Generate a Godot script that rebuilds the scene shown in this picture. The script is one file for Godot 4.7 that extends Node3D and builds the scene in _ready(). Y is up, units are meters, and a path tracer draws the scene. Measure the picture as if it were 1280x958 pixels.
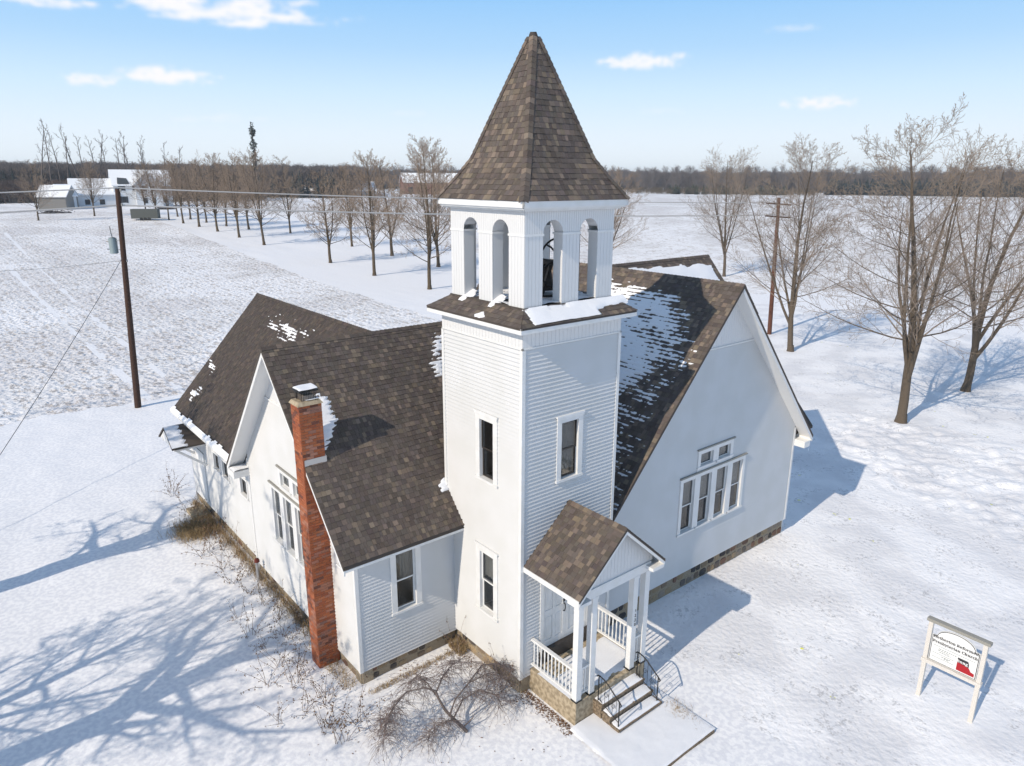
extends Node3D
# A white country church with a bell tower in a snowy field, seen from a drone. x runs along the tower's door face, z points towards the road, y is up, metres.

const CAM := Vector3(-10.2334, 13.1026, 12.1175)
const YAW := 0.88477
const PITCH := 0.28001
const ROLL := 0.003886
const FOC := 893.509      # focal length in pixels of the 1280 x 958 photograph

var rg := RandomNumberGenerator.new()
var M := {}
var names := {}
var church: Node3D
var nz := FastNoiseLite.new()
var nz2 := FastNoiseLite.new()
var left_for := {"shingle": 296, "clapboard": 296, "brick": 296}
var cam_right: Vector3
var cam_up: Vector3
var cam_fwd: Vector3


# ---------------------------------------------------------------- mesh helper
class MB:
	var v := PackedVector3Array()
	var n := PackedVector3Array()
	var c := PackedColorArray()
	var i := PackedInt32Array()
	func quad(a: Vector3, b: Vector3, d: Vector3, e: Vector3, col := Color.WHITE) -> void:   # corners counter-clockwise seen from outside
		var nn := (b - a).cross(d - a)
		if nn.length_squared() < 1e-14:
			nn = (d - a).cross(e - a)
		nn = nn.normalized()
		var k := v.size()
		v.append(a); v.append(b); v.append(d); v.append(e)
		for q in 4:
			n.append(nn); c.append(col)
		i.append(k); i.append(k + 2); i.append(k + 1); i.append(k); i.append(k + 3); i.append(k + 2)
	func tri(a: Vector3, b: Vector3, d: Vector3, col := Color.WHITE) -> void:
		var nn := (b - a).cross(d - a).normalized()
		var k := v.size()
		v.append(a); v.append(b); v.append(d)
		for q in 3:
			n.append(nn); c.append(col)
		i.append(k); i.append(k + 2); i.append(k + 1)
	func hexa(p: Array, col := Color.WHITE) -> void:   # p[0..3] bottom, p[4..7] top, counter-clockwise from above
		quad(p[4], p[5], p[6], p[7], col)
		quad(p[3], p[2], p[1], p[0], col)
		for k in 4:
			var l := (k + 1) % 4
			quad(p[k], p[l], p[l + 4], p[k + 4], col)
	func box(o: Vector3, x: Vector3, y: Vector3, z: Vector3, col := Color.WHITE) -> void:    # centre and half-edges, x cross y = z
		hexa([o - x - y + z, o + x - y + z, o + x - y - z, o - x - y - z, o - x + y + z, o + x + y + z, o + x + y - z, o - x + y - z], col)
	func bb(a: Vector3, b: Vector3, col := Color.WHITE) -> void:
		var h := (b - a) * 0.5
		box(a + h, Vector3(h.x, 0, 0), Vector3(0, h.y, 0), Vector3(0, 0, h.z), col)
	func bar(a: Vector3, b: Vector3, w: float, h: float, upv := Vector3.UP, col := Color.WHITE) -> void:   # a beam from a to b, w across, h along upv
		var d := (b - a)
		var z := d.normalized()
		var x := upv.cross(z).normalized()
		var y := z.cross(x)
		box((a + b) * 0.5, x * w * 0.5, y * h * 0.5, d * 0.5, col)
	func prism(poly: Array, dep: Vector3, col := Color.WHITE) -> void:   # convex polygon, counter-clockwise from its front, pushed back along dep
		var m := poly.size()
		for k in range(1, m - 1):
			tri(poly[0], poly[k], poly[k + 1], col)
			tri(poly[0] + dep, poly[k + 1] + dep, poly[k] + dep, col)
		for k in m:
			var l := (k + 1) % m
			quad(poly[k], poly[k] + dep, poly[l] + dep, poly[l], col)
	func tube(p: PackedVector3Array, r: PackedFloat32Array, sides: int, col := Color.WHITE, cap := true) -> void:
		var m := p.size()
		var k0 := v.size()
		var ref := Vector3.UP
		var d0 := (p[m - 1] - p[0]).normalized()
		if absf(d0.y) > 0.9:
			ref = Vector3.RIGHT
		for q in m:
			var d: Vector3 = (p[mini(q + 1, m - 1)] - p[maxi(q - 1, 0)]).normalized()
			var x := ref.cross(d).normalized()
			var y := d.cross(x)
			for s in sides:
				var a := TAU * s / sides
				var o := x * cos(a) + y * sin(a)
				v.append(p[q] + o * r[q]); n.append(o); c.append(col)
		for q in m - 1:
			for s in sides:
				var a := k0 + q * sides + s
				var b := k0 + q * sides + (s + 1) % sides
				i.append(a); i.append(b + sides); i.append(b)
				i.append(a); i.append(a + sides); i.append(b + sides)
		if cap and sides > 3:
			for e in [0, m - 1]:
				var kc := v.size()
				var nn: Vector3 = (p[0] - p[1]).normalized() if e == 0 else (p[m - 1] - p[m - 2]).normalized()
				for s in sides:
					v.append(v[k0 + e * sides + s]); n.append(nn); c.append(col)
				for s in range(1, sides - 1):
					if e == 0:
						i.append(kc); i.append(kc + s); i.append(kc + s + 1)
					else:
						i.append(kc); i.append(kc + s + 1); i.append(kc + s)
	func rod(a: Vector3, b: Vector3, r: float, sides := 6, col := Color.WHITE) -> void:
		tube(PackedVector3Array([a, b]), PackedFloat32Array([r, r]), sides, col)
	func lathe(o: Vector3, prof: Array, sides := 16, col := Color.WHITE) -> void:
		var p := PackedVector3Array()
		var r := PackedFloat32Array()
		for q in prof:
			p.append(o + Vector3(0, q[1], 0)); r.append(q[0])
		tube(p, r, sides, col)
	func mesh() -> ArrayMesh:
		var a := []
		a.resize(Mesh.ARRAY_MAX)
		a[Mesh.ARRAY_VERTEX] = v; a[Mesh.ARRAY_NORMAL] = n; a[Mesh.ARRAY_COLOR] = c; a[Mesh.ARRAY_INDEX] = i
		var m := ArrayMesh.new()
		m.add_surface_from_arrays(Mesh.PRIMITIVE_TRIANGLES, a)
		return m


func lin(r: float, g: float, b: float) -> Color:
	return Color(r, g, b).linear_to_srgb()


func numbered(s: String) -> String:
	names[s] = names.get(s, -1) + 1
	return s if names[s] == 0 else "%s_%03d" % [s, names[s]]


func part(nm: String, mb, mat: Material, parent: Node3D, stuff := false) -> MeshInstance3D:
	var o := MeshInstance3D.new()
	o.name = nm if parent != self else numbered(nm)
	o.mesh = mb.mesh() if mb is MB else mb
	o.material_override = mat
	if stuff:
		o.set_meta("kind", "stuff")
	parent.add_child(o, true)
	return o


func empty(nm: String, parent: Node3D) -> Node3D:
	var o := Node3D.new()
	o.name = nm
	parent.add_child(o, true)
	return o


func thing(nm: String, at: Vector3, label: String, category: String, group := "") -> Node3D:
	var o := Node3D.new()
	o.name = numbered(nm)
	add_child(o)
	o.position = at
	tag(o, label, category, group)
	return o


func tag(o: Node3D, label: String, category: String, group := "", kind := "") -> void:
	if label: o.set_meta("label", label)
	if category: o.set_meta("category", category)
	if group: o.set_meta("group", group)
	if kind: o.set_meta("kind", kind)


func copy_of(o: Node3D, at: Vector3, turn: float, size: float, label := "", group := "") -> Node3D:
	var c: Node3D = o.duplicate()
	var base: String = String(o.name)
	if base.length() > 4 and base[base.length() - 4] == "_" and base.right(3).is_valid_int():
		base = base.left(base.length() - 4)
	c.name = numbered(base)
	add_child(c)
	c.position = at
	c.rotation.y = turn
	c.scale = Vector3.ONE * size
	if label: c.set_meta("label", label)
	if group: c.set_meta("group", group)
	return c


# ---------------------------------------------------------------- photograph pixel -> direction -> point on a surface
func ray(u: float, v: float) -> Vector3:
	return cam_fwd + cam_right * ((u - 640.0) / FOC) + cam_up * ((479.0 - v) / FOC)


func on_plane(u: float, v: float, o: Vector3, n: Vector3) -> Vector3:
	var d := ray(u, v)
	return CAM + d * ((o - CAM).dot(n) / d.dot(n))


func gp(u: float, v: float) -> Vector3:   # the point of the ground under a pixel
	var d := ray(u, v)
	var t := 5.0
	while t < 4000.0:
		var p := CAM + d * t
		if p.y < rise(p.x, p.z):
			break
		t *= 1.004
	var q := CAM + d * t
	q.y = rise(q.x, q.z)
	return q


func rise(x: float, z: float) -> float:   # the fields climb gently away from the church
	var r := Vector2(x - 3.0, z + 4.0).length()
	return 4.5 * smoothstep(48.0, 215.0, r)


# ---------------------------------------------------------------- materials
func mat(nm: String, col: Color, rough := 0.7, metal := 0.0, vc := false) -> StandardMaterial3D:
	var m := StandardMaterial3D.new()
	m.resource_name = nm
	m.albedo_color = col
	m.roughness = rough
	m.metallic = metal
	m.vertex_color_use_as_albedo = vc
	M[nm] = m
	return m


func noise_tex(freq: float, seedn: int, c0: Color, c1: Color, lo := 0.0, hi := 1.0, size := 512, normal := false, strength := 4.0, oct := 4) -> NoiseTexture2D:
	var f := FastNoiseLite.new()
	f.noise_type = FastNoiseLite.TYPE_SIMPLEX
	f.frequency = freq
	f.seed = seedn
	f.fractal_octaves = oct
	var t := NoiseTexture2D.new()
	t.width = size; t.height = size
	t.seamless = true
	t.generate_mipmaps = false
	t.noise = f
	if normal:
		t.as_normal_map = true
		t.bump_strength = strength
	else:
		var g := Gradient.new()
		g.offsets = PackedFloat32Array([lo, hi])
		g.colors = PackedColorArray([c0, c1])
		t.color_ramp = g
	return t


func grain(m: StandardMaterial3D, scale: float, freq: float, c0: Color, c1: Color, seedn := 1, lo := 0.25, hi := 0.75, bump := 0.0) -> void:
	m.albedo_texture = noise_tex(freq, seedn, c0, c1, lo, hi)
	if bump > 0.0:
		m.normal_enabled = true
		m.normal_texture = noise_tex(freq * 1.5, seedn + 7, c0, c1, 0, 1, 512, true, 6.0)
		m.normal_scale = bump
	m.uv1_triplanar = true
	m.uv1_world_triplanar = true
	m.uv1_scale = Vector3.ONE * scale


func field_texture(streak: float, amount: float, seedn: int, deep: Color, rows := 0) -> ImageTexture:
	# snow with stalks, clods and blown grass showing through: flecks drawn out along the rows (v runs along the rows)
	var s := 1024
	var f := FastNoiseLite.new()
	f.noise_type = FastNoiseLite.TYPE_SIMPLEX
	f.seed = seedn
	f.frequency = 0.05
	f.fractal_octaves = 3
	var a := f.get_seamless_image(s, s).get_data()
	f.seed = seedn + 1
	f.frequency = 0.008
	var b := f.get_seamless_image(s, s).get_data()
	f.seed = seedn + 2
	f.frequency = 0.16
	var e := f.get_seamless_image(s, s).get_data()
	var out := PackedByteArray()
	out.resize(s * s * 3)
	for y in s:
		var ys := int(y * streak) % s
		for x in s:
			var k := y * s + x
			var fleck: float = a[ys * s + x] / 255.0 * 0.55 + e[int(y * streak * 1.0) % s * s + x] / 255.0 * 0.45
			var patch: float = b[k] / 255.0
			var furrow := 0.075 * sin(TAU * x * rows / s) if rows else 0.0   # stalks stand in rows
			var w := clampf((fleck + furrow + (patch - 0.5) * 0.5 - (1.0 - amount)) * 5.0, 0.0, 1.0)
			var shade := 0.965 + 0.035 * patch
			out[k * 3] = int(255.0 * lerpf(shade, deep.r, w))
			out[k * 3 + 1] = int(255.0 * lerpf(shade, deep.g, w))
			out[k * 3 + 2] = int(255.0 * lerpf(shade * 1.005, deep.b, w))
	var im := Image.create_from_data(s, s, false, Image.FORMAT_RGB8, out)
	return ImageTexture.create_from_image(im)


func make_materials() -> void:
	var m := mat("siding", lin(0.61, 0.615, 0.622), 0.5)
	grain(m, 0.12, 0.01, Color(0.975, 0.975, 0.968), Color(1, 1, 1), 3)
	m = mat("trim", lin(0.73, 0.732, 0.73), 0.45)
	grain(m, 0.2, 0.02, Color(0.975, 0.975, 0.968), Color(1, 1, 1), 4)
	mat("vinyl_panel", lin(0.65, 0.655, 0.658), 0.5)
	mat("soffit", lin(0.74, 0.74, 0.73), 0.6)
	m = mat("shingle", Color.WHITE, 0.95, 0, true)
	grain(m, 3.0, 0.2, Color(0.72, 0.72, 0.72), Color(1, 1, 1), 5, 0.3, 0.7, 0.5)
	m = mat("underlay", lin(0.07, 0.058, 0.05), 0.95)
	m = mat("brick", Color.WHITE, 0.9, 0, true)
	grain(m, 4.0, 0.1, Color(0.78, 0.78, 0.78), Color(1, 1, 1), 6, 0.3, 0.7, 0.5)
	m = mat("mortar", lin(0.42, 0.36, 0.31), 0.95)
	grain(m, 3.0, 0.15, Color(0.8, 0.8, 0.8), Color(1, 1, 1), 7)
	m = mat("stone", Color.WHITE, 0.9, 0, true)
	grain(m, 2.5, 0.08, Color(0.65, 0.65, 0.65), Color(1, 1, 1), 8, 0.3, 0.7, 0.8)
	m = mat("stone_mortar", lin(0.52, 0.44, 0.325), 0.95)
	grain(m, 1.6, 0.08, Color(0.6, 0.58, 0.55), Color(1, 1, 1), 9, 0.3, 0.7, 0.6)
	m = mat("concrete", lin(0.43, 0.355, 0.25), 0.9)
	grain(m, 0.5, 0.02, Color(0.80, 0.79, 0.77), Color(1, 1, 1), 10, 0.25, 0.7, 0.12)
	m = mat("step_concrete", lin(0.26, 0.20, 0.14), 0.92)
	grain(m, 0.7, 0.03, Color(0.7, 0.69, 0.67), Color(1, 1, 1), 11, 0.3, 0.7, 0.2)
	var g := mat("glass", Color(0.05, 0.06, 0.06, 0.3), 0.03)
	g.transparency = BaseMaterial3D.TRANSPARENCY_ALPHA
	mat("floor_boards", lin(0.11, 0.062, 0.035), 0.6)
	mat("plaster", lin(0.34, 0.30, 0.24), 0.9)
	mat("curtain", lin(0.55, 0.56, 0.53), 0.9)
	mat("lace_curtain", lin(0.42, 0.43, 0.40), 0.9)
	mat("wood_sash", lin(0.035, 0.028, 0.024), 0.5)
	mat("iron", lin(0.012, 0.012, 0.013), 0.45, 0.3)
	mat("bronze", lin(0.10, 0.085, 0.06), 0.45, 0.6)
	mat("tin", lin(0.5, 0.5, 0.5), 0.35, 0.9)
	m = mat("pole_wood", lin(0.085, 0.042, 0.026), 0.9)
	grain(m, 1.2, 0.05, Color(0.55, 0.5, 0.48), Color(1, 1, 1), 12, 0.25, 0.7, 0.5)
	m = mat("red_pole_wood", lin(0.19, 0.075, 0.045), 0.9)
	grain(m, 1.2, 0.05, Color(0.5, 0.48, 0.46), Color(1, 1, 1), 13, 0.25, 0.7, 0.5)
	m = mat("bark", lin(0.20, 0.155, 0.115), 0.95)
	grain(m, 1.6, 0.06, Color(0.5, 0.5, 0.48), Color(1, 1, 1), 14, 0.25, 0.75, 0.8)
	mat("twig", lin(0.27, 0.215, 0.17), 0.9)
	m = mat("bark_tan", lin(0.175, 0.128, 0.085), 0.95)
	grain(m, 1.2, 0.06, Color(0.55, 0.55, 0.5), Color(1, 1, 1), 15, 0.25, 0.75, 0.8)
	mat("twig_tan", lin(0.30, 0.228, 0.17), 0.9)
	mat("shrub_bark", lin(0.13, 0.105, 0.095), 0.9)
	mat("shrub_twig", lin(0.20, 0.16, 0.15), 0.9)
	mat("cane", lin(0.17, 0.115, 0.085), 0.9)
	mat("dead_leaf", Color.WHITE, 0.9, 0, true)
	mat("dry_grass", Color.WHITE, 0.95, 0, true)
	mat("sign_face", lin(0.72, 0.73, 0.73), 0.6)
	mat("sign_ink", lin(0.03, 0.03, 0.035), 0.6)
	mat("sign_fine_ink", lin(0.20, 0.23, 0.22), 0.6)
	mat("sign_red", lin(0.36, 0.006, 0.012), 0.6)
	mat("sign_white", lin(0.85, 0.85, 0.85), 0.5)
	m = mat("sign_wood", lin(0.74, 0.72, 0.69), 0.7)
	grain(m, 2.0, 0.06, Color(0.75, 0.72, 0.68), Color(1, 1, 1), 16, 0.2, 0.6)
	m = mat("grey_wood", lin(0.40, 0.39, 0.36), 0.85)
	grain(m, 2.0, 0.06, Color(0.7, 0.7, 0.68), Color(1, 1, 1), 17)
	mat("transformer", lin(0.27, 0.33, 0.34), 0.5, 0.3)
	mat("porcelain", lin(0.35, 0.33, 0.31), 0.3)
	mat("wire", lin(0.5, 0.48, 0.46), 0.5, 0.2)
	mat("dark_wire", lin(0.05, 0.05, 0.055), 0.6)
	mat("far_bark", Color.WHITE, 1.0, 0, true)
	mat("paint", Color.WHITE, 0.8, 0, true)
	mat("far_glass", lin(0.02, 0.022, 0.025), 0.6)
	var ice := mat("ice", Color(0.85, 0.92, 1.0, 0.35), 0.1)
	ice.transparency = BaseMaterial3D.TRANSPARENCY_ALPHA
	# snow
	m = mat("snow", lin(0.85, 0.85, 0.86), 0.8)
	m.albedo_texture = noise_tex(0.02, 21, Color(0.93, 0.935, 0.95), Color(1, 1, 1), 0.3, 0.7, 1024, false, 4.0, 5)
	m.normal_enabled = true
	m.normal_texture = noise_tex(0.035, 22, Color.WHITE, Color.WHITE, 0, 1, 1024, true, 7.0, 5)
	m.normal_scale = 0.1
	m.uv1_triplanar = true
	m.uv1_world_triplanar = true
	m.uv1_scale = Vector3.ONE * 0.21
	var r := mat("roof_snow", lin(0.85, 0.86, 0.88), 0.75)
	grain(r, 1.3, 0.05, Color(0.94, 0.945, 0.96), Color(1, 1, 1), 23, 0.3, 0.7, 0.5)
	# stubble field: texture coordinates in metres
	m = mat("field", lin(0.86, 0.86, 0.87), 0.85)
	m.albedo_texture = field_texture(0.4, 0.46, 31, Color(0.80, 0.78, 0.76), 24)
	m.detail_enabled = true
	m.detail_albedo = noise_tex(0.012, 33, Color(0.93, 0.925, 0.92), Color(1, 1, 1), 0.3, 0.62, 512)
	m.detail_blend_mode = BaseMaterial3D.BLEND_MODE_MUL
	m.detail_uv_layer = BaseMaterial3D.DETAIL_UV_2
	m.normal_enabled = true
	m.normal_texture = noise_tex(0.06, 34, Color.WHITE, Color.WHITE, 0, 1, 512, true, 9.0, 4)
	m.normal_scale = 0.35
	# rough lawn: fewer, finer flecks
	m = mat("lawn", lin(0.88, 0.88, 0.885), 0.8)
	m.albedo_texture = field_texture(1.0, 0.315, 41, Color(0.84, 0.84, 0.845))
	m.detail_enabled = true
	m.detail_albedo = noise_tex(0.015, 43, Color(0.94, 0.94, 0.945), Color(1, 1, 1), 0.35, 0.65, 512)
	m.detail_blend_mode = BaseMaterial3D.BLEND_MODE_MUL
	m.detail_uv_layer = BaseMaterial3D.DETAIL_UV_2
	m.normal_enabled = true
	m.normal_texture = noise_tex(0.05, 44, Color.WHITE, Color.WHITE, 0, 1, 1024, true, 8.0, 5)
	m.normal_scale = 0.16


# ---------------------------------------------------------------- sky
func sky_color(el: float) -> Color:
	var st := [[-90.0, 0.55, 0.6, 0.68], [-1.0, 0.80, 0.87, 0.95], [0.0, 0.90, 0.96, 1.0], [3.0, 0.80, 0.905, 1.0], [6.0, 0.63, 0.82, 1.0], [9.0, 0.44, 0.685, 0.96], [12.5, 0.305, 0.585, 0.94], [25.0, 0.285, 0.46, 0.74], [50.0, 0.222, 0.325, 0.51], [90.0, 0.18, 0.268, 0.425]]
	for k in range(1, st.size()):
		if el <= st[k][0]:
			var t: float = (el - st[k - 1][0]) / (st[k][0] - st[k - 1][0])
			return Color(lerpf(st[k - 1][1], st[k][1], t), lerpf(st[k - 1][2], st[k][2], t), lerpf(st[k - 1][3], st[k][3], t))
	return Color(0.1, 0.26, 0.6)


func sky_image() -> Image:
	var w := 2048
	var h := 1024
	var im := Image.create(w, h, false, Image.FORMAT_RGBF)
	for y in h:
		im.fill_rect(Rect2i(0, y, w, 1), sky_color(90.0 - (y + 0.5) / h * 180.0))
	# clouds seen in the photograph: pixel of the middle, width, height in pixels, density
	var seen := [[285, 15, 225, 44, 1.0], [206, 96, 112, 22, 1.0], [108, 101, 56, 15, 0.8], [55, 1, 110, 14, 0.9], [803, 79, 108, 22, 0.95], [1021, 130, 76, 17, 0.9], [993, 36, 66, 8, 0.35], [275, 149, 120, 10, 0.22], [830, 139, 60, 8, 0.15], [510, 142, 60, 8, 0.15]]
	var cl := []
	for s in seen:
		var d := ray(s[0], s[1]).normalized()
		cl.append([atan2(d.x, -d.z), asin(d.y), s[2] / FOC * 0.5, s[3] / FOC * 0.5, s[4]])
	rg.seed = 77
	for k in 60:   # the same kind of small fair-weather clouds round the rest of the sky
		var az := rg.randf_range(0, TAU)
		var a := wrapf(az - (PI / 2 - YAW), -PI, PI)
		var el := rg.randf_range(0.06, 0.9)
		if absf(a) < 0.75 and el < 0.32:
			continue
		var s := rg.randf_range(0.02, 0.12)
		cl.append([az, el, s, s * rg.randf_range(0.16, 0.3), rg.randf_range(0.4, 1.0)])
	var f := FastNoiseLite.new()
	f.frequency = 1.0
	f.fractal_octaves = 5
	f.seed = 5
	for c in cl:
		var rx: int = int(c[2] * 1.7 / cos(c[1]) / TAU * w) + 2
		var ry: int = int(c[3] * 2.2 / PI * h) + 2
		var cx: int = int(c[0] / TAU * w)
		var cy: int = int((PI / 2 - c[1]) / PI * h)
		for y in range(maxi(cy - ry, 0), mini(cy + ry, h - 1)):
			for x in range(cx - rx, cx + rx + 1):
				var da: float = ((x + 0.5) / w * TAU - c[0]) * cos(c[1]) / c[2]
				var de: float = (PI / 2 - (y + 0.5) / h * PI - c[1]) / c[3]
				if de < 0.0:
					de *= 1.5
				var q: float = 1.0 - da * da - de * de
				q += 1.1 * f.get_noise_3d(da * 1.5 + c[0] * 40.0, de * 1.0, c[1] * 60.0) + 0.75 * f.get_noise_3d(da * 3.2 + 9.0, de * 2.8, c[0] * 30.0) + 0.35 * f.get_noise_3d(da * 9.0, de * 5.0, 4.0)
				var al: float = smoothstep(0.0, 1.1, q) * c[4]
				if al <= 0.0:
					continue
				var xx := posmod(x, w)
				var base := im.get_pixel(xx, y)
				im.set_pixel(xx, y, base.lerp(Color(0.985, 0.965, 0.975), al * 0.95))
	return im


func make_view() -> void:
	cam_fwd = Vector3(cos(YAW) * cos(PITCH), -sin(PITCH), -sin(YAW) * cos(PITCH))
	var rt := Vector3(sin(YAW), 0, cos(YAW))
	var up := rt.cross(cam_fwd)
	cam_right = rt * cos(ROLL) + up * sin(ROLL)
	cam_up = up * cos(ROLL) - rt * sin(ROLL)
	var cam := Camera3D.new()
	cam.name = "camera"
	cam.keep_aspect = Camera3D.KEEP_HEIGHT
	cam.fov = rad_to_deg(2.0 * atan(479.0 / FOC))
	cam.near = 0.1
	cam.far = 6000.0
	add_child(cam)
	cam.transform = Transform3D(Basis(cam_right, cam_up, -cam_fwd), CAM)
	cam.current = true
	var e := Environment.new()
	e.background_mode = Environment.BG_SKY
	var sky := Sky.new()
	var ps := PanoramaSkyMaterial.new()
	ps.panorama = ImageTexture.create_from_image(sky_image())
	sky.sky_material = ps
	e.sky = sky
	e.tonemap_mode = Environment.TONE_MAPPER_LINEAR
	e.tonemap_exposure = 1.06
	e.background_energy_multiplier = 1.0
	e.sdfgi_enabled = true
	e.ssao_enabled = true
	e.ssil_enabled = true
	e.fog_enabled = true
	e.fog_density = 0.0003
	e.fog_light_color = Color(0.90, 0.95, 1.0)
	var we := WorldEnvironment.new()
	we.name = "environment"
	we.environment = e
	add_child(we)
	var sun := DirectionalLight3D.new()
	sun.name = "sun"
	sun.light_energy = 1.22
	sun.light_color = Color(1.0, 0.945, 0.865)
	sun.light_angular_distance = 0.5
	sun.shadow_enabled = true
	add_child(sun)
	var d := Vector3(0.813, -0.575, -0.0926).normalized()
	sun.look_at_from_position(Vector3.ZERO, d, Vector3.UP)


# ---------------------------------------------------------------- ground
var border_a: Vector3
var border_b: Vector3

func zone(x: float, z: float) -> int:   # 0 smooth snow, 1 stubble field, 2 rough lawn
	var jag := 0.8 * nz2.get_noise_2d(x * 3.0, z * 3.0)
	if z < -34.2 + jag + 0.05 * (x + 8.0):
		var t := (z - border_a.z) / (border_b.z - border_a.z)
		var bx := lerpf(border_a.x, border_b.x, t) + jag
		if x < bx and z > -262.0 + jag * 9.0:
			for k in 3:   # wheel tracks where the snow lies packed and clean
				var tx: float = [-1.2, 1.6, 19.0][k] + [0.004, -0.012, -0.13][k] * (z + 80.0)
				if absf(x - tx) < 0.12 + 0.45 * nz2.get_noise_2d(x, z * 1.5) and (k < 2 or z < -60.0):
					return 0
			return 1
	if x > 62.0 and z > -260.0 and Vector2(x, z).length() > 72.0 + 14.0 * nz2.get_noise_2d(x * 0.3, z * 0.3):
		return 1
	if x > 4.2 + jag and z > -6.0 and x < 60.0:
		return 2
	if x > 16.0 and z > -40.0 and x < 60.0:
		return 2
	return 0


func ground_height(x: float, z: float) -> float:
	var y := rise(x, z)
	var near := 1.0 - smoothstep(40.0, 90.0, Vector2(x - 5.0, z + 8.0).length())
	var inside := 0.0   # keep the ground level where the church stands
	if x > -4.5 and x < 15.5 and z > -19.0 and z < 3.0:
		inside = 1.0
	y += near * (0.045 * nz.get_noise_2d(x * 3.5, z * 3.5) + 0.010 * nz2.get_noise_2d(x * 16.0, z * 16.0)) * (1.0 - 0.6 * inside)
	# snow thrown up by the plough beside the drive
	var bank := smoothstep(19.5, 22.5, x + 0.25 * z) * (1.0 - smoothstep(29.0, 33.0, x)) * smoothstep(-8.0, -4.0, z) * (1.0 - smoothstep(9.0, 14.0, z))
	y += bank * (0.20 * absf(nz.get_noise_2d(x * 5.0 + 50.0, z * 9.0)) + 0.10 * nz2.get_noise_2d(x * 9.0, z * 9.0))
	if near < 1.0:
		y += (1.0 - near) * 0.22 * nz.get_noise_2d(x * 0.6, z * 0.6) * smoothstep(60.0, 120.0, Vector2(x, z).length())
	return y


func axis(lo: float, hi: float, step: float, far: float) -> PackedFloat32Array:
	var mid := PackedFloat32Array()
	var x := lo
	while x < hi:
		mid.append(x)
		x += step
	var d := step
	while x < far:
		mid.append(x)
		d *= 1.085
		x += d
	mid.append(far)
	var pre := PackedFloat32Array()
	x = lo
	d = step
	while x > -far:
		d *= 1.085
		x -= d
		pre.append(x)
	pre.reverse()
	pre.append_array(mid)
	return pre


func make_ground() -> void:
	border_a = gp(540, 398)
	border_b = gp(240, 292)
	var lean := atan2(border_b.x - border_a.x, border_a.z - border_b.z)   # the rows run along the edge of the planted trees
	var xs := axis(-15.0, 36.0, 0.19, 2600.0)
	var zs := axis(-42.0, 13.0, 0.19, 2600.0)
	var nx := xs.size()
	var nzs := zs.size()
	var hs := PackedFloat32Array()
	hs.resize(nx * nzs)
	for a in nx:
		for b in nzs:
			hs[a * nzs + b] = ground_height(xs[a], zs[b])
	var v := []
	var n := []
	var t := []
	var t2 := []
	var ix := []
	for k in 3:
		v.append(PackedVector3Array()); n.append(PackedVector3Array()); t.append(PackedVector2Array()); t2.append(PackedVector2Array()); ix.append(PackedInt32Array())
	var tile := [Vector2(5, 5), Vector2(22, 22), Vector2(15, 15)]
	var tile2 := [Vector2(30, 30), Vector2(170, 170), Vector2(37, 37)]
	var at := []
	for k in 3:
		var q := PackedInt32Array()
		q.resize(nx * nzs)
		q.fill(-1)
		at.append(q)
	for a in nx - 1:
		for b in nzs - 1:
			var k := zone((xs[a] + xs[a + 1]) * 0.5, (zs[b] + zs[b + 1]) * 0.5)
			var id := [0, 0, 0, 0]
			for c in 4:
				var aa: int = a + (1 if c == 1 or c == 2 else 0)
				var b2: int = b + (1 if c >= 2 else 0)
				var j: int = aa * nzs + b2
				if at[k][j] < 0:
					at[k][j] = v[k].size()
					v[k].append(Vector3(xs[aa], hs[j], zs[b2]))
					var a0 := maxi(aa - 1, 0)
					var a1 := mini(aa + 1, nx - 1)
					var b0 := maxi(b2 - 1, 0)
					var b1 := mini(b2 + 1, nzs - 1)
					n[k].append(Vector3(-(hs[a1 * nzs + b2] - hs[a0 * nzs + b2]) / (xs[a1] - xs[a0]), 1.0, -(hs[aa * nzs + b1] - hs[aa * nzs + b0]) / (zs[b1] - zs[b0])).normalized())
					var uv := Vector2(xs[aa], zs[b2])
					if k == 1:
						uv = uv.rotated(lean)
					t[k].append(uv / tile[k])
					t2[k].append(Vector2(xs[aa], zs[b2]) / tile2[k])
				id[c] = at[k][j]
			ix[k].append_array(PackedInt32Array([id[0], id[1], id[2], id[0], id[2], id[3]]))   # clockwise seen from above
	var m := ArrayMesh.new()
	for k in 3:
		var a := []
		a.resize(Mesh.ARRAY_MAX)
		a[Mesh.ARRAY_VERTEX] = v[k]; a[Mesh.ARRAY_NORMAL] = n[k]; a[Mesh.ARRAY_TEX_UV] = t[k]; a[Mesh.ARRAY_TEX_UV2] = t2[k]; a[Mesh.ARRAY_INDEX] = ix[k]
		m.add_surface_from_arrays(Mesh.PRIMITIVE_TRIANGLES, a)
		m.surface_set_material(k, M[["snow", "field", "lawn"][k]])
	var o := MeshInstance3D.new()
	o.name = "ground"
	o.mesh = m
	add_child(o)
	tag(o, "snow covered lawn and stubble fields around the church", "ground", "", "structure")


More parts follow.
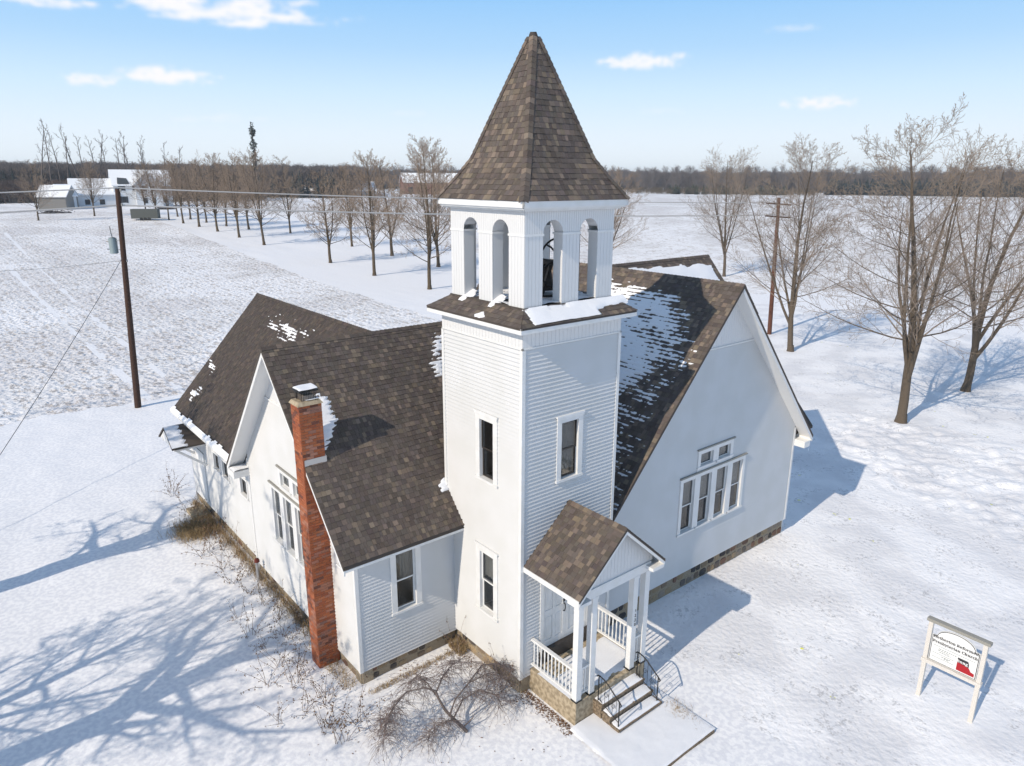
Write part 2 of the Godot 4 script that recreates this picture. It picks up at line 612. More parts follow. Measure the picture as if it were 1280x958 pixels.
# ---------------------------------------------------------------- church: building pieces
func siding(host: Node3D, o: Vector3, u: Vector3, n: Vector3, y0: float, y1: float, lim: Callable, holes: Array, single: bool) -> void:
	# lapped boards: each one leans out at its foot over the board below
	var e := 0.1016
	var all := MB.new()
	var y := y0
	while y < y1 - 0.01:
		var yt := minf(y + e, y1)
		var lb: Vector2 = lim.call(y)
		var lt: Vector2 = lim.call(yt)
		if lb.y - lb.x < 0.02:
			break
		var cuts := []
		for h in holes:
			if minf(yt, h[3]) - maxf(y, h[2]) > 0.35 * e:
				cuts.append(h)
		cuts.sort_custom(func(p, q): return p[0] < q[0])
		var segs := []
		var s := [lb.x, lt.x]
		for h in cuts:
			if h[0] > s[0] + 0.01:
				segs.append([s[0], s[1], h[0], h[0]])
			s = [h[1], h[1]]
		if s[0] < lb.y - 0.01:
			segs.append([s[0], s[1], lb.y, lt.y])
		for g in segs:
			var mb := MB.new() if single and left_for.clapboard > 0 else all
			var f := func(uu, yy, out): return o + u * uu + Vector3(0, yy, 0) + n * out
			var top: float = yt + 0.01
			var wob := rg.randf_range(-0.0015, 0.0015)
			mb.quad(f.call(g[0], y, 0.042 + wob), f.call(g[2], y, 0.042 - wob), f.call(g[3], top, 0.003), f.call(g[1], top, 0.003))
			mb.quad(f.call(g[0], y, -0.006), f.call(g[2], y, -0.006), f.call(g[2], y, 0.042 - wob), f.call(g[0], y, 0.042 + wob))
			mb.quad(f.call(g[2], y, -0.006), f.call(g[0], y, -0.006), f.call(g[1], top, -0.006), f.call(g[3], top, -0.006))
			mb.quad(f.call(g[0], y, -0.006), f.call(g[0], y, 0.042), f.call(g[1], top, 0.003), f.call(g[1], top, -0.006))
			mb.quad(f.call(g[2], y, 0.042), f.call(g[2], y, -0.006), f.call(g[3], top, -0.006), f.call(g[3], top, 0.003))
			if mb != all:
				part("clapboard", mb, M.siding, host)
				left_for.clapboard -= 1
		y += e
	if all.v.size():
		part("siding_boards", all, M.siding, host, true)


func vertical_boards(host: Node3D, nm: String, o: Vector3, u: Vector3, n: Vector3, u0: float, u1: float, lo: Callable, hi: Callable, w := 0.1, depth := 0.03) -> MeshInstance3D:
	# narrow upright boards with an open groove between them, on a backing
	var mb := MB.new()
	var f := func(uu, yy, out): return o + u * uu + Vector3(0, yy, 0) + n * out
	var cnt := maxi(1, roundi((u1 - u0) / w))
	for k in cnt:
		var sub := 3
		for s in sub:
			var a := u0 + (u1 - u0) * (k + s / float(sub)) / cnt + (0.004 if s == 0 else 0.0)
			var b := u0 + (u1 - u0) * (k + (s + 1) / float(sub)) / cnt - (0.004 if s == sub - 1 else 0.0)
			var la: float = lo.call(a)
			var lb: float = lo.call(b)
			var ha: float = hi.call(a)
			var hb: float = hi.call(b)
			if ha - la < 0.01 and hb - lb < 0.01:
				continue
			mb.quad(f.call(a, la, 0.006), f.call(b, lb, 0.006), f.call(b, hb, 0.006), f.call(a, ha, 0.006))
			mb.quad(f.call(a, la, -depth), f.call(b, lb, -depth), f.call(b, lb, 0.006), f.call(a, la, 0.006))
			mb.quad(f.call(b, lb, -depth), f.call(a, la, -depth), f.call(a, ha, -depth), f.call(b, hb, -depth))
			if s == 0:
				mb.quad(f.call(a, la, 0), f.call(a, la, 0.006), f.call(a, ha, 0.006), f.call(a, ha, 0))
				mb.quad(f.call(a - 0.008, la, 0), f.call(a, la, 0), f.call(a, ha, 0), f.call(a - 0.008, ha, 0))
			if s == sub - 1:
				mb.quad(f.call(b, lb, 0.006), f.call(b, lb, 0), f.call(b, hb, 0), f.call(b, hb, 0.006))
	return part(nm, mb, M.vinyl_panel, host)


var tab_tones := [Color(0.121, 0.097, 0.085), Color(0.136, 0.110, 0.095), Color(0.149, 0.123, 0.108), Color(0.166, 0.134, 0.114), Color(0.213, 0.169, 0.134), Color(0.263, 0.207, 0.159)]

func shingle_tone(p: Vector3, warm: float) -> Color:
	var q := rg.randf() + 0.22 * nz.get_noise_3d(p.x * 14.0, p.y * 14.0, p.z * 14.0) + (warm - 0.5) * 0.4
	var k := 0
	for lim in [0.2, 0.45, 0.66, 0.82, 0.93]:
		if q > lim:
			k += 1
	var c: Color = tab_tones[k]
	var j := rg.randf_range(0.88, 1.12)
	return Color(c.r * j, c.g * j * rg.randf_range(0.97, 1.03), c.b * j * rg.randf_range(0.94, 1.06))


func shingles(host: Node3D, o: Vector3, u: Vector3, v: Vector3, vmax: float, lim: Callable, single := false, expo := 0.143, warm := 0.5, tabw := 0.118) -> void:
	var n := u.cross(v).normalized()
	var all := MB.new()
	var y := -0.01
	while y < vmax - 0.02:
		var yt := minf(y + expo + 0.02, vmax)
		var lb: Vector2 = lim.call(maxf(y, 0.0))
		var lt: Vector2 = lim.call(yt)
		if lb.y - lb.x < 0.03:
			break
		var a := lb.x
		while a < lb.y - 0.001:
			var b := a + tabw * rg.randf_range(0.65, 1.4)
			if lb.y - b < 0.07:
				b = lb.y
			var a2 := clampf(a, lt.x, maxf(lt.x, lt.y)) if a > lb.x else lt.x
			var b2 := clampf(b, lt.x, maxf(lt.x, lt.y)) if b < lb.y else maxf(lt.x, lt.y)
			var h := 0.011 + (0.007 if rg.randf() < 0.45 else 0.0)
			var yb := y + rg.randf_range(-0.004, 0.004)
			var f := func(uu, vv, out): return o + u * uu + v * vv + n * out
			var col := shingle_tone(f.call(a, y, 0), warm)
			var mb := MB.new() if single and left_for.shingle > 0 else all
			var g := 0.002
			mb.quad(f.call(a + g, yb, h), f.call(b - g, yb, h), f.call(b2 - g, yt, 0.003), f.call(a2 + g, yt, 0.003), col)
			mb.quad(f.call(a + g, yb, -0.003), f.call(b - g, yb, -0.003), f.call(b - g, yb, h), f.call(a + g, yb, h), col)
			mb.quad(f.call(a + g, yb, -0.003), f.call(a + g, yb, h), f.call(a2 + g, yt, 0.003), f.call(a2 + g, yt, -0.003), col)
			mb.quad(f.call(b - g, yb, h), f.call(b - g, yb, -0.003), f.call(b2 - g, yt, -0.003), f.call(b2 - g, yt, 0.003), col)
			if mb != all:
				part("shingle", mb, M.shingle, host)
				left_for.shingle -= 1
			a = b
		y += expo
	if all.v.size():
		part("shingle_courses", all, M.shingle, host, true)


func ridge_caps(host: Node3D, a: Vector3, b: Vector3, na: Vector3, nb: Vector3, warm := 0.5) -> void:
	# folded cap shingles along a ridge or hip; na and nb are the outward normals of the two slopes
	var mb := MB.new()
	var d := (b - a).normalized()
	var l := (b - a).length()
	var wa := (na.cross(d)).normalized()
	if wa.dot(nb) > 0.0: wa = -wa
	var wb := (nb.cross(d)).normalized()
	if wb.dot(na) > 0.0: wb = -wb
	var mid := (na + nb).normalized()
	var t := 0.0
	while t < l - 0.02:
		var t2 := minf(t + 0.16, l)
		var p := a + d * t + mid * 0.03
		var q := a + d * t2 + mid * 0.014
		var col := shingle_tone(p, warm)
		for s in 2:
			var w: Vector3 = (wa if s == 0 else wb) * 0.13
			var dn: Vector3 = (na if s == 0 else nb) * 0.004
			if (w.cross(d)).dot(na if s == 0 else nb) > 0.0:
				mb.quad(p + w + dn, p + w + d * (t2 - t) + dn, q, p, col)
				mb.quad(p + w + dn - mid * 0.02, p + w + dn, p, p - mid * 0.02, col)
			else:
				mb.quad(p, q, p + w + d * (t2 - t) + dn, p + w + dn, col)
				mb.quad(p - mid * 0.02, p, p + w + dn, p + w + dn - mid * 0.02, col)
		t += 0.145
	part("ridge_cap", mb, M.shingle, host)


func roof_snow(label: String, o: Vector3, u: Vector3, v: Vector3, u0: float, u1: float, vmax: float, mask: Callable, expo := 0.143, thick := 0.02) -> void:
	# what is left of the snow: a thin ragged crust that lies longest along the courses of shingles
	var n := u.cross(v).normalized()
	var su := 0.055
	var sv := expo / 5.0
	var nu := int((u1 - u0) / su) + 1
	var nv := int(vmax / sv) + 1
	var h := PackedFloat32Array()
	h.resize(nu * nv)
	for a in nu:
		for b in nv:
			var pu := u0 + a * su
			var pv := b * sv
			var m: float = mask.call(pu, pv)
			if m < -1.2:
				h[a * nv + b] = -0.03
				continue
			var row := fposmod(pv / expo + 0.15 * nz2.get_noise_2d(pu * 9.0, floorf(pv / expo) * 31.0), 1.0)   # 0 at a butt edge
			m += 0.55 * nz.get_noise_2d(pu * 26.0, pv * 34.0) + 0.35 * nz2.get_noise_2d(pu * 70.0 + 5.0, pv * 70.0) - 1.5 * absf(row - 0.55) + 0.14
			h[a * nv + b] = -0.012 if m <= 0.0 else 0.006 + thick * clampf(m * 1.6, 0.0, 1.0)
	var mb := MB.new()
	var id := {}
	for a in nu - 1:
		for b in nv - 1:
			var q := [a * nv + b, (a + 1) * nv + b, (a + 1) * nv + b + 1, a * nv + b + 1]
			if h[q[0]] < 0.0 and h[q[1]] < 0.0 and h[q[2]] < 0.0 and h[q[3]] < 0.0:
				continue
			var ids := []
			for k in q:
				if not id.has(k):
					id[k] = mb.v.size()
					var aa: int = k / nv
					var bb: int = k % nv
					var du := (h[mini(aa + 1, nu - 1) * nv + bb] - h[maxi(aa - 1, 0) * nv + bb]) / (2.0 * su)
					var dv := (h[aa * nv + mini(bb + 1, nv - 1)] - h[aa * nv + maxi(bb - 1, 0)]) / (2.0 * sv)
					mb.v.append(o + u * (u0 + aa * su) + v * (bb * sv) + n * (h[k] + 0.008))
					mb.n.append((n - u * du - v * dv).normalized())
					mb.c.append(Color.WHITE)
				ids.append(id[k])
			mb.i.append_array(PackedInt32Array([ids[0], ids[2], ids[1], ids[0], ids[3], ids[2]]))
	if mb.v.size():
		var ob := part("roof_snow", mb, M.roof_snow, self)
		tag(ob, label, "snow", "", "stuff")


func in_poly(p: Vector2, poly: PackedVector2Array, soft: float) -> float:   # about +1 well inside, negative outside
	var d := 1e9
	for k in poly.size():
		var q := Geometry2D.get_closest_point_to_segment(p, poly[k], poly[(k + 1) % poly.size()])
		d = minf(d, q.distance_to(p))
	return (d if Geometry2D.is_point_in_polygon(p, poly) else -d) / soft


func px_poly(px: Array, o: Vector3, u: Vector3, v: Vector3) -> PackedVector2Array:   # photograph pixels -> (u, v) on a roof plane
	var n := u.cross(v).normalized()
	var out := PackedVector2Array()
	for q in px:
		var p := on_plane(q[0], q[1], o, n) - o
		out.append(Vector2(p.dot(u), p.dot(v)))
	return out


func window_unit(host: Node3D, o: Vector3, u: Vector3, n: Vector3, uc: float, y0: float, w: float, h: float, style: Dictionary) -> void:
	# a double-hung window: casing, hood, sill, sashes, panes, curtain; o lies on the wall's face
	var win := empty("window", host)
	var f := func(uu, yy, out): return o + u * (uc + uu) + Vector3(0, yy, 0) + n * out
	var bx := func(mb: MB, a0, a1, b0, b1, c0, c1): mb.box(f.call((a0 + a1) * 0.5, (b0 + b1) * 0.5, (c0 + c1) * 0.5), u * (a1 - a0) * 0.5, Vector3(0, (b1 - b0) * 0.5, 0), n * (c1 - c0) * 0.5)
	var hw := w * 0.5
	var cw: float = style.get("casing", 0.14)
	var mb := MB.new()
	bx.call(mb, -hw - cw, -hw, y0 - 0.02, y0 + h + cw, -0.09, 0.056)
	bx.call(mb, hw, hw + cw, y0 - 0.02, y0 + h + cw, -0.09, 0.056)
	bx.call(mb, -hw, hw, y0 + h, y0 + h + cw, -0.09, 0.054)
	part("casing", mb, M.trim, win)
	mb = MB.new()
	bx.call(mb, -hw - cw - 0.02, hw + cw + 0.02, y0 - 0.085, y0 - 0.02, -0.09, 0.08)
	part("sill", mb, M.trim, win)
	if style.get("hood", true):
		mb = MB.new()
		bx.call(mb, -hw - cw - 0.03, hw + cw + 0.03, y0 + h + cw, y0 + h + cw + 0.045, -0.02, 0.085)
		bx.call(mb, -hw - cw - 0.012, hw + cw + 0.012, y0 + h + cw - 0.05, y0 + h + cw - 0.002, 0.056, 0.08)
		part("hood", mb, M.trim, win)
	var sm: Material = M[style.get("sash", "trim")]
	var split: float = style.get("split", 0.5)
	var t: float = style.get("rail", 0.04)
	var ym := y0 + h * split
	if split > 0.0:
		for k in 2:
			mb = MB.new()
			var b0 := y0 if k == 0 else ym - t * 0.5
			var b1 := ym + t * 0.5 if k == 0 else y0 + h
			var c0 := -0.075 if k == 0 else -0.045
			bx.call(mb, -hw, -hw + t, b0, b1, c0, c0 + 0.028)
			bx.call(mb, hw - t, hw, b0, b1, c0, c0 + 0.028)
			bx.call(mb, -hw + t, hw - t, b0, b0 + t, c0, c0 + 0.028)
			bx.call(mb, -hw + t, hw - t, b1 - t, b1, c0, c0 + 0.028)
			part("sash", mb, sm, win)
			mb = MB.new()
			bx.call(mb, -hw + t, hw - t, b0 + t, b1 - t, c0 + 0.010, c0 + 0.016)
			part("pane", mb, M.glass, win)
	else:
		mb = MB.new()
		bx.call(mb, -hw, -hw + t, y0, y0 + h, -0.06, -0.03)
		bx.call(mb, hw - t, hw, y0, y0 + h, -0.06, -0.03)
		bx.call(mb, -hw + t, hw - t, y0, y0 + t, -0.06, -0.03)
		bx.call(mb, -hw + t, hw - t, y0 + h - t, y0 + h, -0.06, -0.03)
		part("sash", mb, sm, win)
		mb = MB.new()
		bx.call(mb, -hw + t, hw - t, y0 + t, y0 + h - t, -0.05, -0.044)
		part("pane", mb, M.glass, win)
	if style.has("curtain"):   # cloth in soft folds behind the glass
		var cb: float = style.curtain
		mb = MB.new()
		var cnt := 14
		var pa := -hw
		for k in cnt:
			var pb := -hw + w * (k + 1) / cnt
			var oa := -0.12 + 0.018 * sin(k * 1.9)
			var ob := -0.12 + 0.018 * sin((k + 1) * 1.9)
			mb.quad(f.call(pa, y0 + h * cb, oa), f.call(pb, y0 + h * cb, ob), f.call(pb, y0 + h, ob), f.call(pa, y0 + h, oa))
			pa = pb
		part("curtain", mb, M[style.get("cloth", "curtain")], win)


func foundation(host: Node3D, o: Vector3, u: Vector3, n: Vector3, l: float, h: float, fill: float) -> void:
	# field stones bedded in mortar
	var fd := empty("foundation", host)
	var mb := MB.new()
	mb.box(o + u * l * 0.5 + Vector3(0, h * 0.5 - 0.15, 0) - n * 0.19, u * l * 0.5, Vector3(0, h * 0.5 + 0.15, 0), n * 0.15)
	part("mortar_bed", mb, M.stone_mortar, fd)
	var tones := [Color(0.33, 0.25, 0.16), Color(0.24, 0.18, 0.125), Color(0.40, 0.30, 0.185), Color(0.135, 0.115, 0.10), Color(0.07, 0.062, 0.06), Color(0.28, 0.235, 0.19), Color(0.20, 0.115, 0.08)]
	var rows := 2
	for r in rows:
		var x := 0.0
		while x < l - 0.06:
			var w := minf(rg.randf_range(0.17, 0.44), l - x)
			if rg.randf() < fill:
				var yc := h * (r + 0.5) / rows + rg.randf_range(-0.02, 0.02)
				var hh := h / rows * rg.randf_range(0.40, 0.48)
				var c := o + u * (x + w * 0.5) + Vector3(0, yc, 0) - n * 0.042
				var s := MB.new()
				var m := 9
				var rim := []
				var face := []
				for k in m:
					var a := TAU * k / m
					var j := rg.randf_range(0.84, 1.0)
					var cx := signf(cos(a)) * pow(absf(cos(a)), 0.62)
					var cy := signf(sin(a)) * pow(absf(sin(a)), 0.62)
					rim.append(c + u * cx * w * 0.48 * j + Vector3(0, cy * hh * j, 0))
					face.append(c + u * cx * w * 0.40 * j + Vector3(0, cy * hh * 0.80 * j, 0) + n * rg.randf_range(0.018, 0.034))
				var tone: Color = tones[rg.randi() % tones.size()]
				var jj := rg.randf_range(0.8, 1.2)
				tone = Color(tone.r * jj * 1.3, tone.g * jj * 1.3, tone.b * jj * 1.3)
				for k in m:
					var k2 := (k + 1) % m
					s.quad(rim[k], rim[k2], face[k2], face[k], tone)
				for k in range(1, m - 1):
					s.tri(face[0], face[k], face[k + 1], tone)
				part("stone", s, M.stone, fd)
			x += w


# ---------------------------------------------------------------- the church
const TW := 3.2          # tower width
const NSL := 1.124       # slope of the nave roof
const WSL := 1.107       # slope of the wing roof

func slab(host: Node3D, nm: String, q: Array, thick: float, material: Material) -> MeshInstance3D:   # q counter-clockwise seen from above the roof
	var mb := MB.new()
	mb.prism(q, Vector3(0, -thick, 0))
	return part(nm, mb, material, host)


func gable_window(o: Vector3, u: Vector3, n: Vector3, uc: float, cloth: String) -> void:
	for k in 4:
		window_unit(church, o, u, n, uc - 1.32 + 0.88 * k, 2.15, 0.60, 1.75, {"casing": 0.139, "hood": false, "curtain": 0.5, "rail": 0.035, "cloth": cloth})
	for k in 2:
		window_unit(church, o, u, n, uc - 0.475 + 0.95 * k, 4.27, 0.66, 0.40, {"casing": 0.144, "hood": false, "split": 0.0, "curtain": 0.0, "rail": 0.03, "cloth": cloth})
	var f := func(uu, yy, out): return o + u * (uc + uu) + Vector3(0, yy, 0) + n * out
	for h in [[-1.80, 1.80, 4.042], [-1.0, 1.0, 4.817]]:
		var mb := MB.new()
		mb.box(f.call((h[0] + h[1]) * 0.5, h[2] + 0.024, 0.02), u * (h[1] - h[0]) * 0.5, Vector3(0, 0.024, 0), n * 0.075)
		part("window_hood", mb, M.grey_wood, church)
	var fill := MB.new()   # boards between the upper and the lower lights
	fill.box(f.call(0, 4.137, 0.03), u * 0.96, Vector3(0, 0.046, 0), n * 0.012)
	part("window_trim", fill, M.trim, church)


func make_church() -> void:
	church = thing("church", Vector3.ZERO, "white clapboard church with square bell tower, brown shingle roofs and brick chimney", "church")
	make_porch()
	make_spire()
	make_tower()
	make_wing()
	make_nave()
	make_rear()
	make_chimney()
	# floors and the plastered inner walls of the rooms
	var mb := MB.new()
	mb.bb(Vector3(0.06, 0.5, -3.14), Vector3(3.14, 0.6, -0.1))
	mb.bb(Vector3(0.06, 4.55, -3.14), Vector3(3.14, 4.65, -0.1))
	mb.bb(Vector3(-3.0, 0.46, -10.3), Vector3(3.75, 0.56, -3.25))
	mb.bb(Vector3(3.9, 0.5, -11.3), Vector3(13.5, 0.6, -0.6))
	mb.bb(Vector3(-2.95, 0.46, -17.55), Vector3(3.9, 0.56, -10.5))
	part("floor", mb, M.floor_boards, church)
	mb = MB.new()
	mb.bb(Vector3(3.86, 0.6, -11.3), Vector3(3.9, 4.2, -0.6))
	mb.bb(Vector3(-2.9, 0.56, -3.3), Vector3(0.0, 3.9, -3.26))
	mb.bb(Vector3(3.9, 0.6, -6.6), Vector3(13.4, 4.2, -6.55))
	mb.bb(Vector3(-0.6, 0.56, -10.2), Vector3(-0.55, 3.9, -3.4))
	mb.bb(Vector3(1.6, 0.6, -3.1), Vector3(1.64, 4.5, -1.0))
	mb.bb(Vector3(-1.2, 0.56, -17.5), Vector3(-1.15, 3.9, -10.5))
	part("partition", mb, M.plaster, church)


func make_tower() -> void:
	var whole := func(_y): return Vector2(0, TW)
	# lit face towards the wing
	var o := Vector3(0, 0, -TW)
	var u := Vector3(0, 0, 1)
	var n := Vector3(-1, 0, 0)
	var wall := empty("tower_wall", church)
	siding(wall, o, u, n, 0.47, 9.34, whole, [[1.48, 2.24, 5.62, 7.36], [1.46, 2.24, 1.74, 3.62]], true)
	window_unit(church, o, u, n, 1.86, 5.69, 0.56, 1.57, {"casing": 0.17, "sash": "wood_sash", "rail": 0.035})
	window_unit(church, o, u, n, 1.84, 1.81, 0.58, 1.72, {"casing": 0.18, "curtain": 0.55, "cloth": "lace_curtain"})
	foundation(church, o, u, n, TW, 0.47, 0.8)
	# face with the door
	o = Vector3(0, 0, 0)
	u = Vector3(1, 0, 0)
	n = Vector3(0, 0, 1)
	wall = empty("tower_wall", church)
	siding(wall, o, u, n, 0.47, 9.34, whole, [[1.17, 1.89, 5.75, 7.42], [0.66, 2.54, 1.0, 3.36]], true)
	window_unit(church, o, u, n, 1.53, 5.82, 0.58, 1.48, {"casing": 0.15, "sash": "wood_sash", "rail": 0.035, "curtain": 0.1, "cloth": "lace_curtain"})
	foundation(church, o, u, n, TW, 0.47, 0.8)
	# the two faces that look over the roofs
	wall = empty("tower_wall", church)
	siding(wall, Vector3(TW, 0, 0), Vector3(0, 0, -1), Vector3(1, 0, 0), 3.0, 9.34, whole, [], false)
	wall = empty("tower_wall", church)
	siding(wall, Vector3(TW, 0, -TW), Vector3(-1, 0, 0), Vector3(0, 0, -1), 3.0, 9.34, whole, [], false)
	var mb := MB.new()
	for c in [[0, 0], [TW, 0], [TW, -TW], [0, -TW]]:
		mb = MB.new()
		var x: float = c[0]
		var z: float = c[1]
		mb.bb(Vector3(x - 0.05, 0.46, z - 0.05), Vector3(x + 0.05, 9.31, z + 0.05))
		part("corner_board", mb, M.trim, church)
	# frieze of upright boards under the eaves
	var lo := func(_a): return 9.345
	var hi := func(_a): return 9.76
	for s in [[Vector3(0, 0, -TW), Vector3(0, 0, 1), Vector3(-1, 0, 0)], [Vector3(0, 0, 0), Vector3(1, 0, 0), Vector3(0, 0, 1)], [Vector3(TW, 0, 0), Vector3(0, 0, -1), Vector3(1, 0, 0)], [Vector3(TW, 0, -TW), Vector3(-1, 0, 0), Vector3(0, 0, -1)]]:
		vertical_boards(church, "frieze", s[0] + s[2] * 0.03, s[1], s[2], -0.03, TW + 0.03, lo, hi, 0.125, 0.05)
		mb = MB.new()
		mb.box(s[0] + s[1] * 1.6 + Vector3(0, 9.337, 0) + s[2] * 0.03, s[1] * 1.652, Vector3(0, 0.018, 0), s[2] * 0.022)
		part("frieze_moulding", mb, M.trim, church)
	# skirt roof with its fascia and soffit
	var sk := 0.31
	for s in [[Vector3(-sk, 9.9, -TW - sk), Vector3(0, 0, 1), Vector3(0.48, 0.32, 0)], [Vector3(-sk, 9.9, sk), Vector3(1, 0, 0), Vector3(0, 0.32, -0.48)], [Vector3(TW + sk, 9.9, sk), Vector3(0, 0, -1), Vector3(-0.48, 0.32, 0)], [Vector3(TW + sk, 9.9, -TW - sk), Vector3(-1, 0, 0), Vector3(0, 0.32, 0.48)]]:
		var so: Vector3 = s[0]
		var su: Vector3 = s[1]
		var sv: Vector3 = s[2]
		var ln := TW + 2 * sk
		var rf := slab(church, "skirt_roof", [so, so + su * ln, so + su * (ln - 0.48) + sv, so + su * 0.48 + sv], 0.05, M.underlay)
		var vm := sv.length()
		shingles(rf, so + su.cross(sv.normalized()) * 0.003, su, sv.normalized(), vm, func(v): return Vector2(v * 0.48 / vm, ln - v * 0.48 / vm), false, 0.13, 0.32)
		var out := su.cross(sv.normalized())
		out.y = 0
		out = out.normalized()
		mb = MB.new()
		mb.box(so + su * ln * 0.5 + Vector3(0, -0.075, 0) - out * 0.02, su * (ln * 0.5), Vector3(0, 0.07, 0), out * 0.018)
		part("fascia", mb, M.trim, church)
	mb = MB.new()
	mb.bb(Vector3(-sk + 0.04, 9.762, -TW - sk + 0.04), Vector3(TW + sk - 0.04, 9.79, sk - 0.04))
	part("soffit", mb, M.soffit, church)
	mb = MB.new()
	mb.bb(Vector3(0.13, 9.95, -TW + 0.13), Vector3(TW - 0.13, 10.236, -0.13))
	part("belfry_floor", mb, M.underlay, church)
	make_belfry()


func make_belfry() -> void:
	var b := 0.17
	var w := TW - 2 * b             # 2.86 wide
	var pw := 0.55                  # pillar
	var ow := (w - 3 * pw) / 2.0    # opening
	var dep := 0.31
	var spring := 11.88
	var top := 12.5
	var sides := [[Vector3(b, 0, -TW + b), Vector3(0, 0, 1), Vector3(-1, 0, 0)], [Vector3(b, 0, -b), Vector3(1, 0, 0), Vector3(0, 0, 1)], [Vector3(TW - b, 0, -b), Vector3(0, 0, -1), Vector3(1, 0, 0)], [Vector3(TW - b, 0, -TW + b), Vector3(-1, 0, 0), Vector3(0, 0, -1)]]
	var level := func(y): return func(_a): return y
	for s in sides:
		var o: Vector3 = s[0]
		var u: Vector3 = s[1]
		var n: Vector3 = s[2]
		# corner pillar at the right end of this side, then the middle pillar
		for k in 2:
			var c := w - pw if k == 0 else pw + ow
			var pil := empty("belfry_pillar", church)
			var core := MB.new()
			core.box(o + u * (c + pw * 0.5) + Vector3(0, 11.03, 0) - n * (dep * 0.5 + 0.004), u * (pw * 0.5 - 0.006), Vector3(0, 0.85, 0), n * (dep * 0.5 - 0.004))
			if k == 0:   # the corner pillar is an L in plan
				core.box(o + u * (c + pw - dep * 0.5) + Vector3(0, 11.029, 0) - n * (dep + (pw - dep) * 0.5 + 0.002), u * (dep * 0.5 - 0.006), Vector3(0, 0.849, 0), n * ((pw - dep) * 0.5 - 0.001))
			part("core", core, M.vinyl_panel, pil)
			vertical_boards(pil, "cladding", o, u, n, c, c + pw, level.call(10.17), level.call(spring - 0.02), 0.11, 0.004)
			if k == 0:   # second outer face of the corner pillar
				vertical_boards(pil, "cladding", o + u * w, -n, u, 0.0, pw, level.call(10.17), level.call(spring - 0.02), 0.11, 0.004)
			var band := MB.new()
			var r := 0.02
			band.box(o + u * (c + pw * 0.5) + Vector3(0, spring - 0.02, 0) - n * (dep * 0.5), u * (pw * 0.5 + r), Vector3(0, 0.024, 0), n * (dep * 0.5 + r))
			if k == 0:
				band.box(o + u * (c + pw - dep * 0.5) + Vector3(0, spring - 0.02, 0) - n * (dep + r + (pw - dep) * 0.5), u * (dep * 0.5 + r), Vector3(0, 0.023, 0), n * ((pw - dep) * 0.5))
			part("impost_band", band, M.trim, pil)
		# head with the two arches
		var low := func(a):
			for q in 2:
				var m := pw + ow * 0.5 + q * (pw + ow)
				var dx: float = absf(a - m)
				if dx < ow * 0.5:
					return spring + sqrt(maxf(0.0, ow * ow * 0.25 - dx * dx))
			return spring
		var hd := empty("belfry_arch", church)
		vertical_boards(hd, "cladding", o, u, n, 0.0, w, low, level.call(top), 0.0715, 0.004)
		var arch := MB.new()
		var f := func(a, y, out): return o + u * a + Vector3(0, y, 0) + n * out
		var cnt := 80
		for k in cnt:
			var a0 := w * k / cnt
			var a1 := w * (k + 1) / cnt
			var y0: float = low.call(a0 + 1e-4)
			var y1: float = low.call(a1 - 1e-4)
			arch.quad(f.call(a1, y1, -dep), f.call(a0, y0, -dep), f.call(a0, top, -dep), f.call(a1, top, -dep))
			if a0 > pw - 0.01 and a1 < w - pw + 0.01:
				arch.quad(f.call(a0, y0, -dep), f.call(a1, y1, -dep), f.call(a1, y1, 0.004), f.call(a0, y0, 0.004))
		part("arch_soffit", arch, M.vinyl_panel, hd)
	var mb := MB.new()
	mb.bb(Vector3(b + 0.02, 12.40, -TW + b + 0.02), Vector3(TW - b - 0.02, 12.43, -b - 0.02))
	part("belfry_ceiling", mb, M.soffit, church)


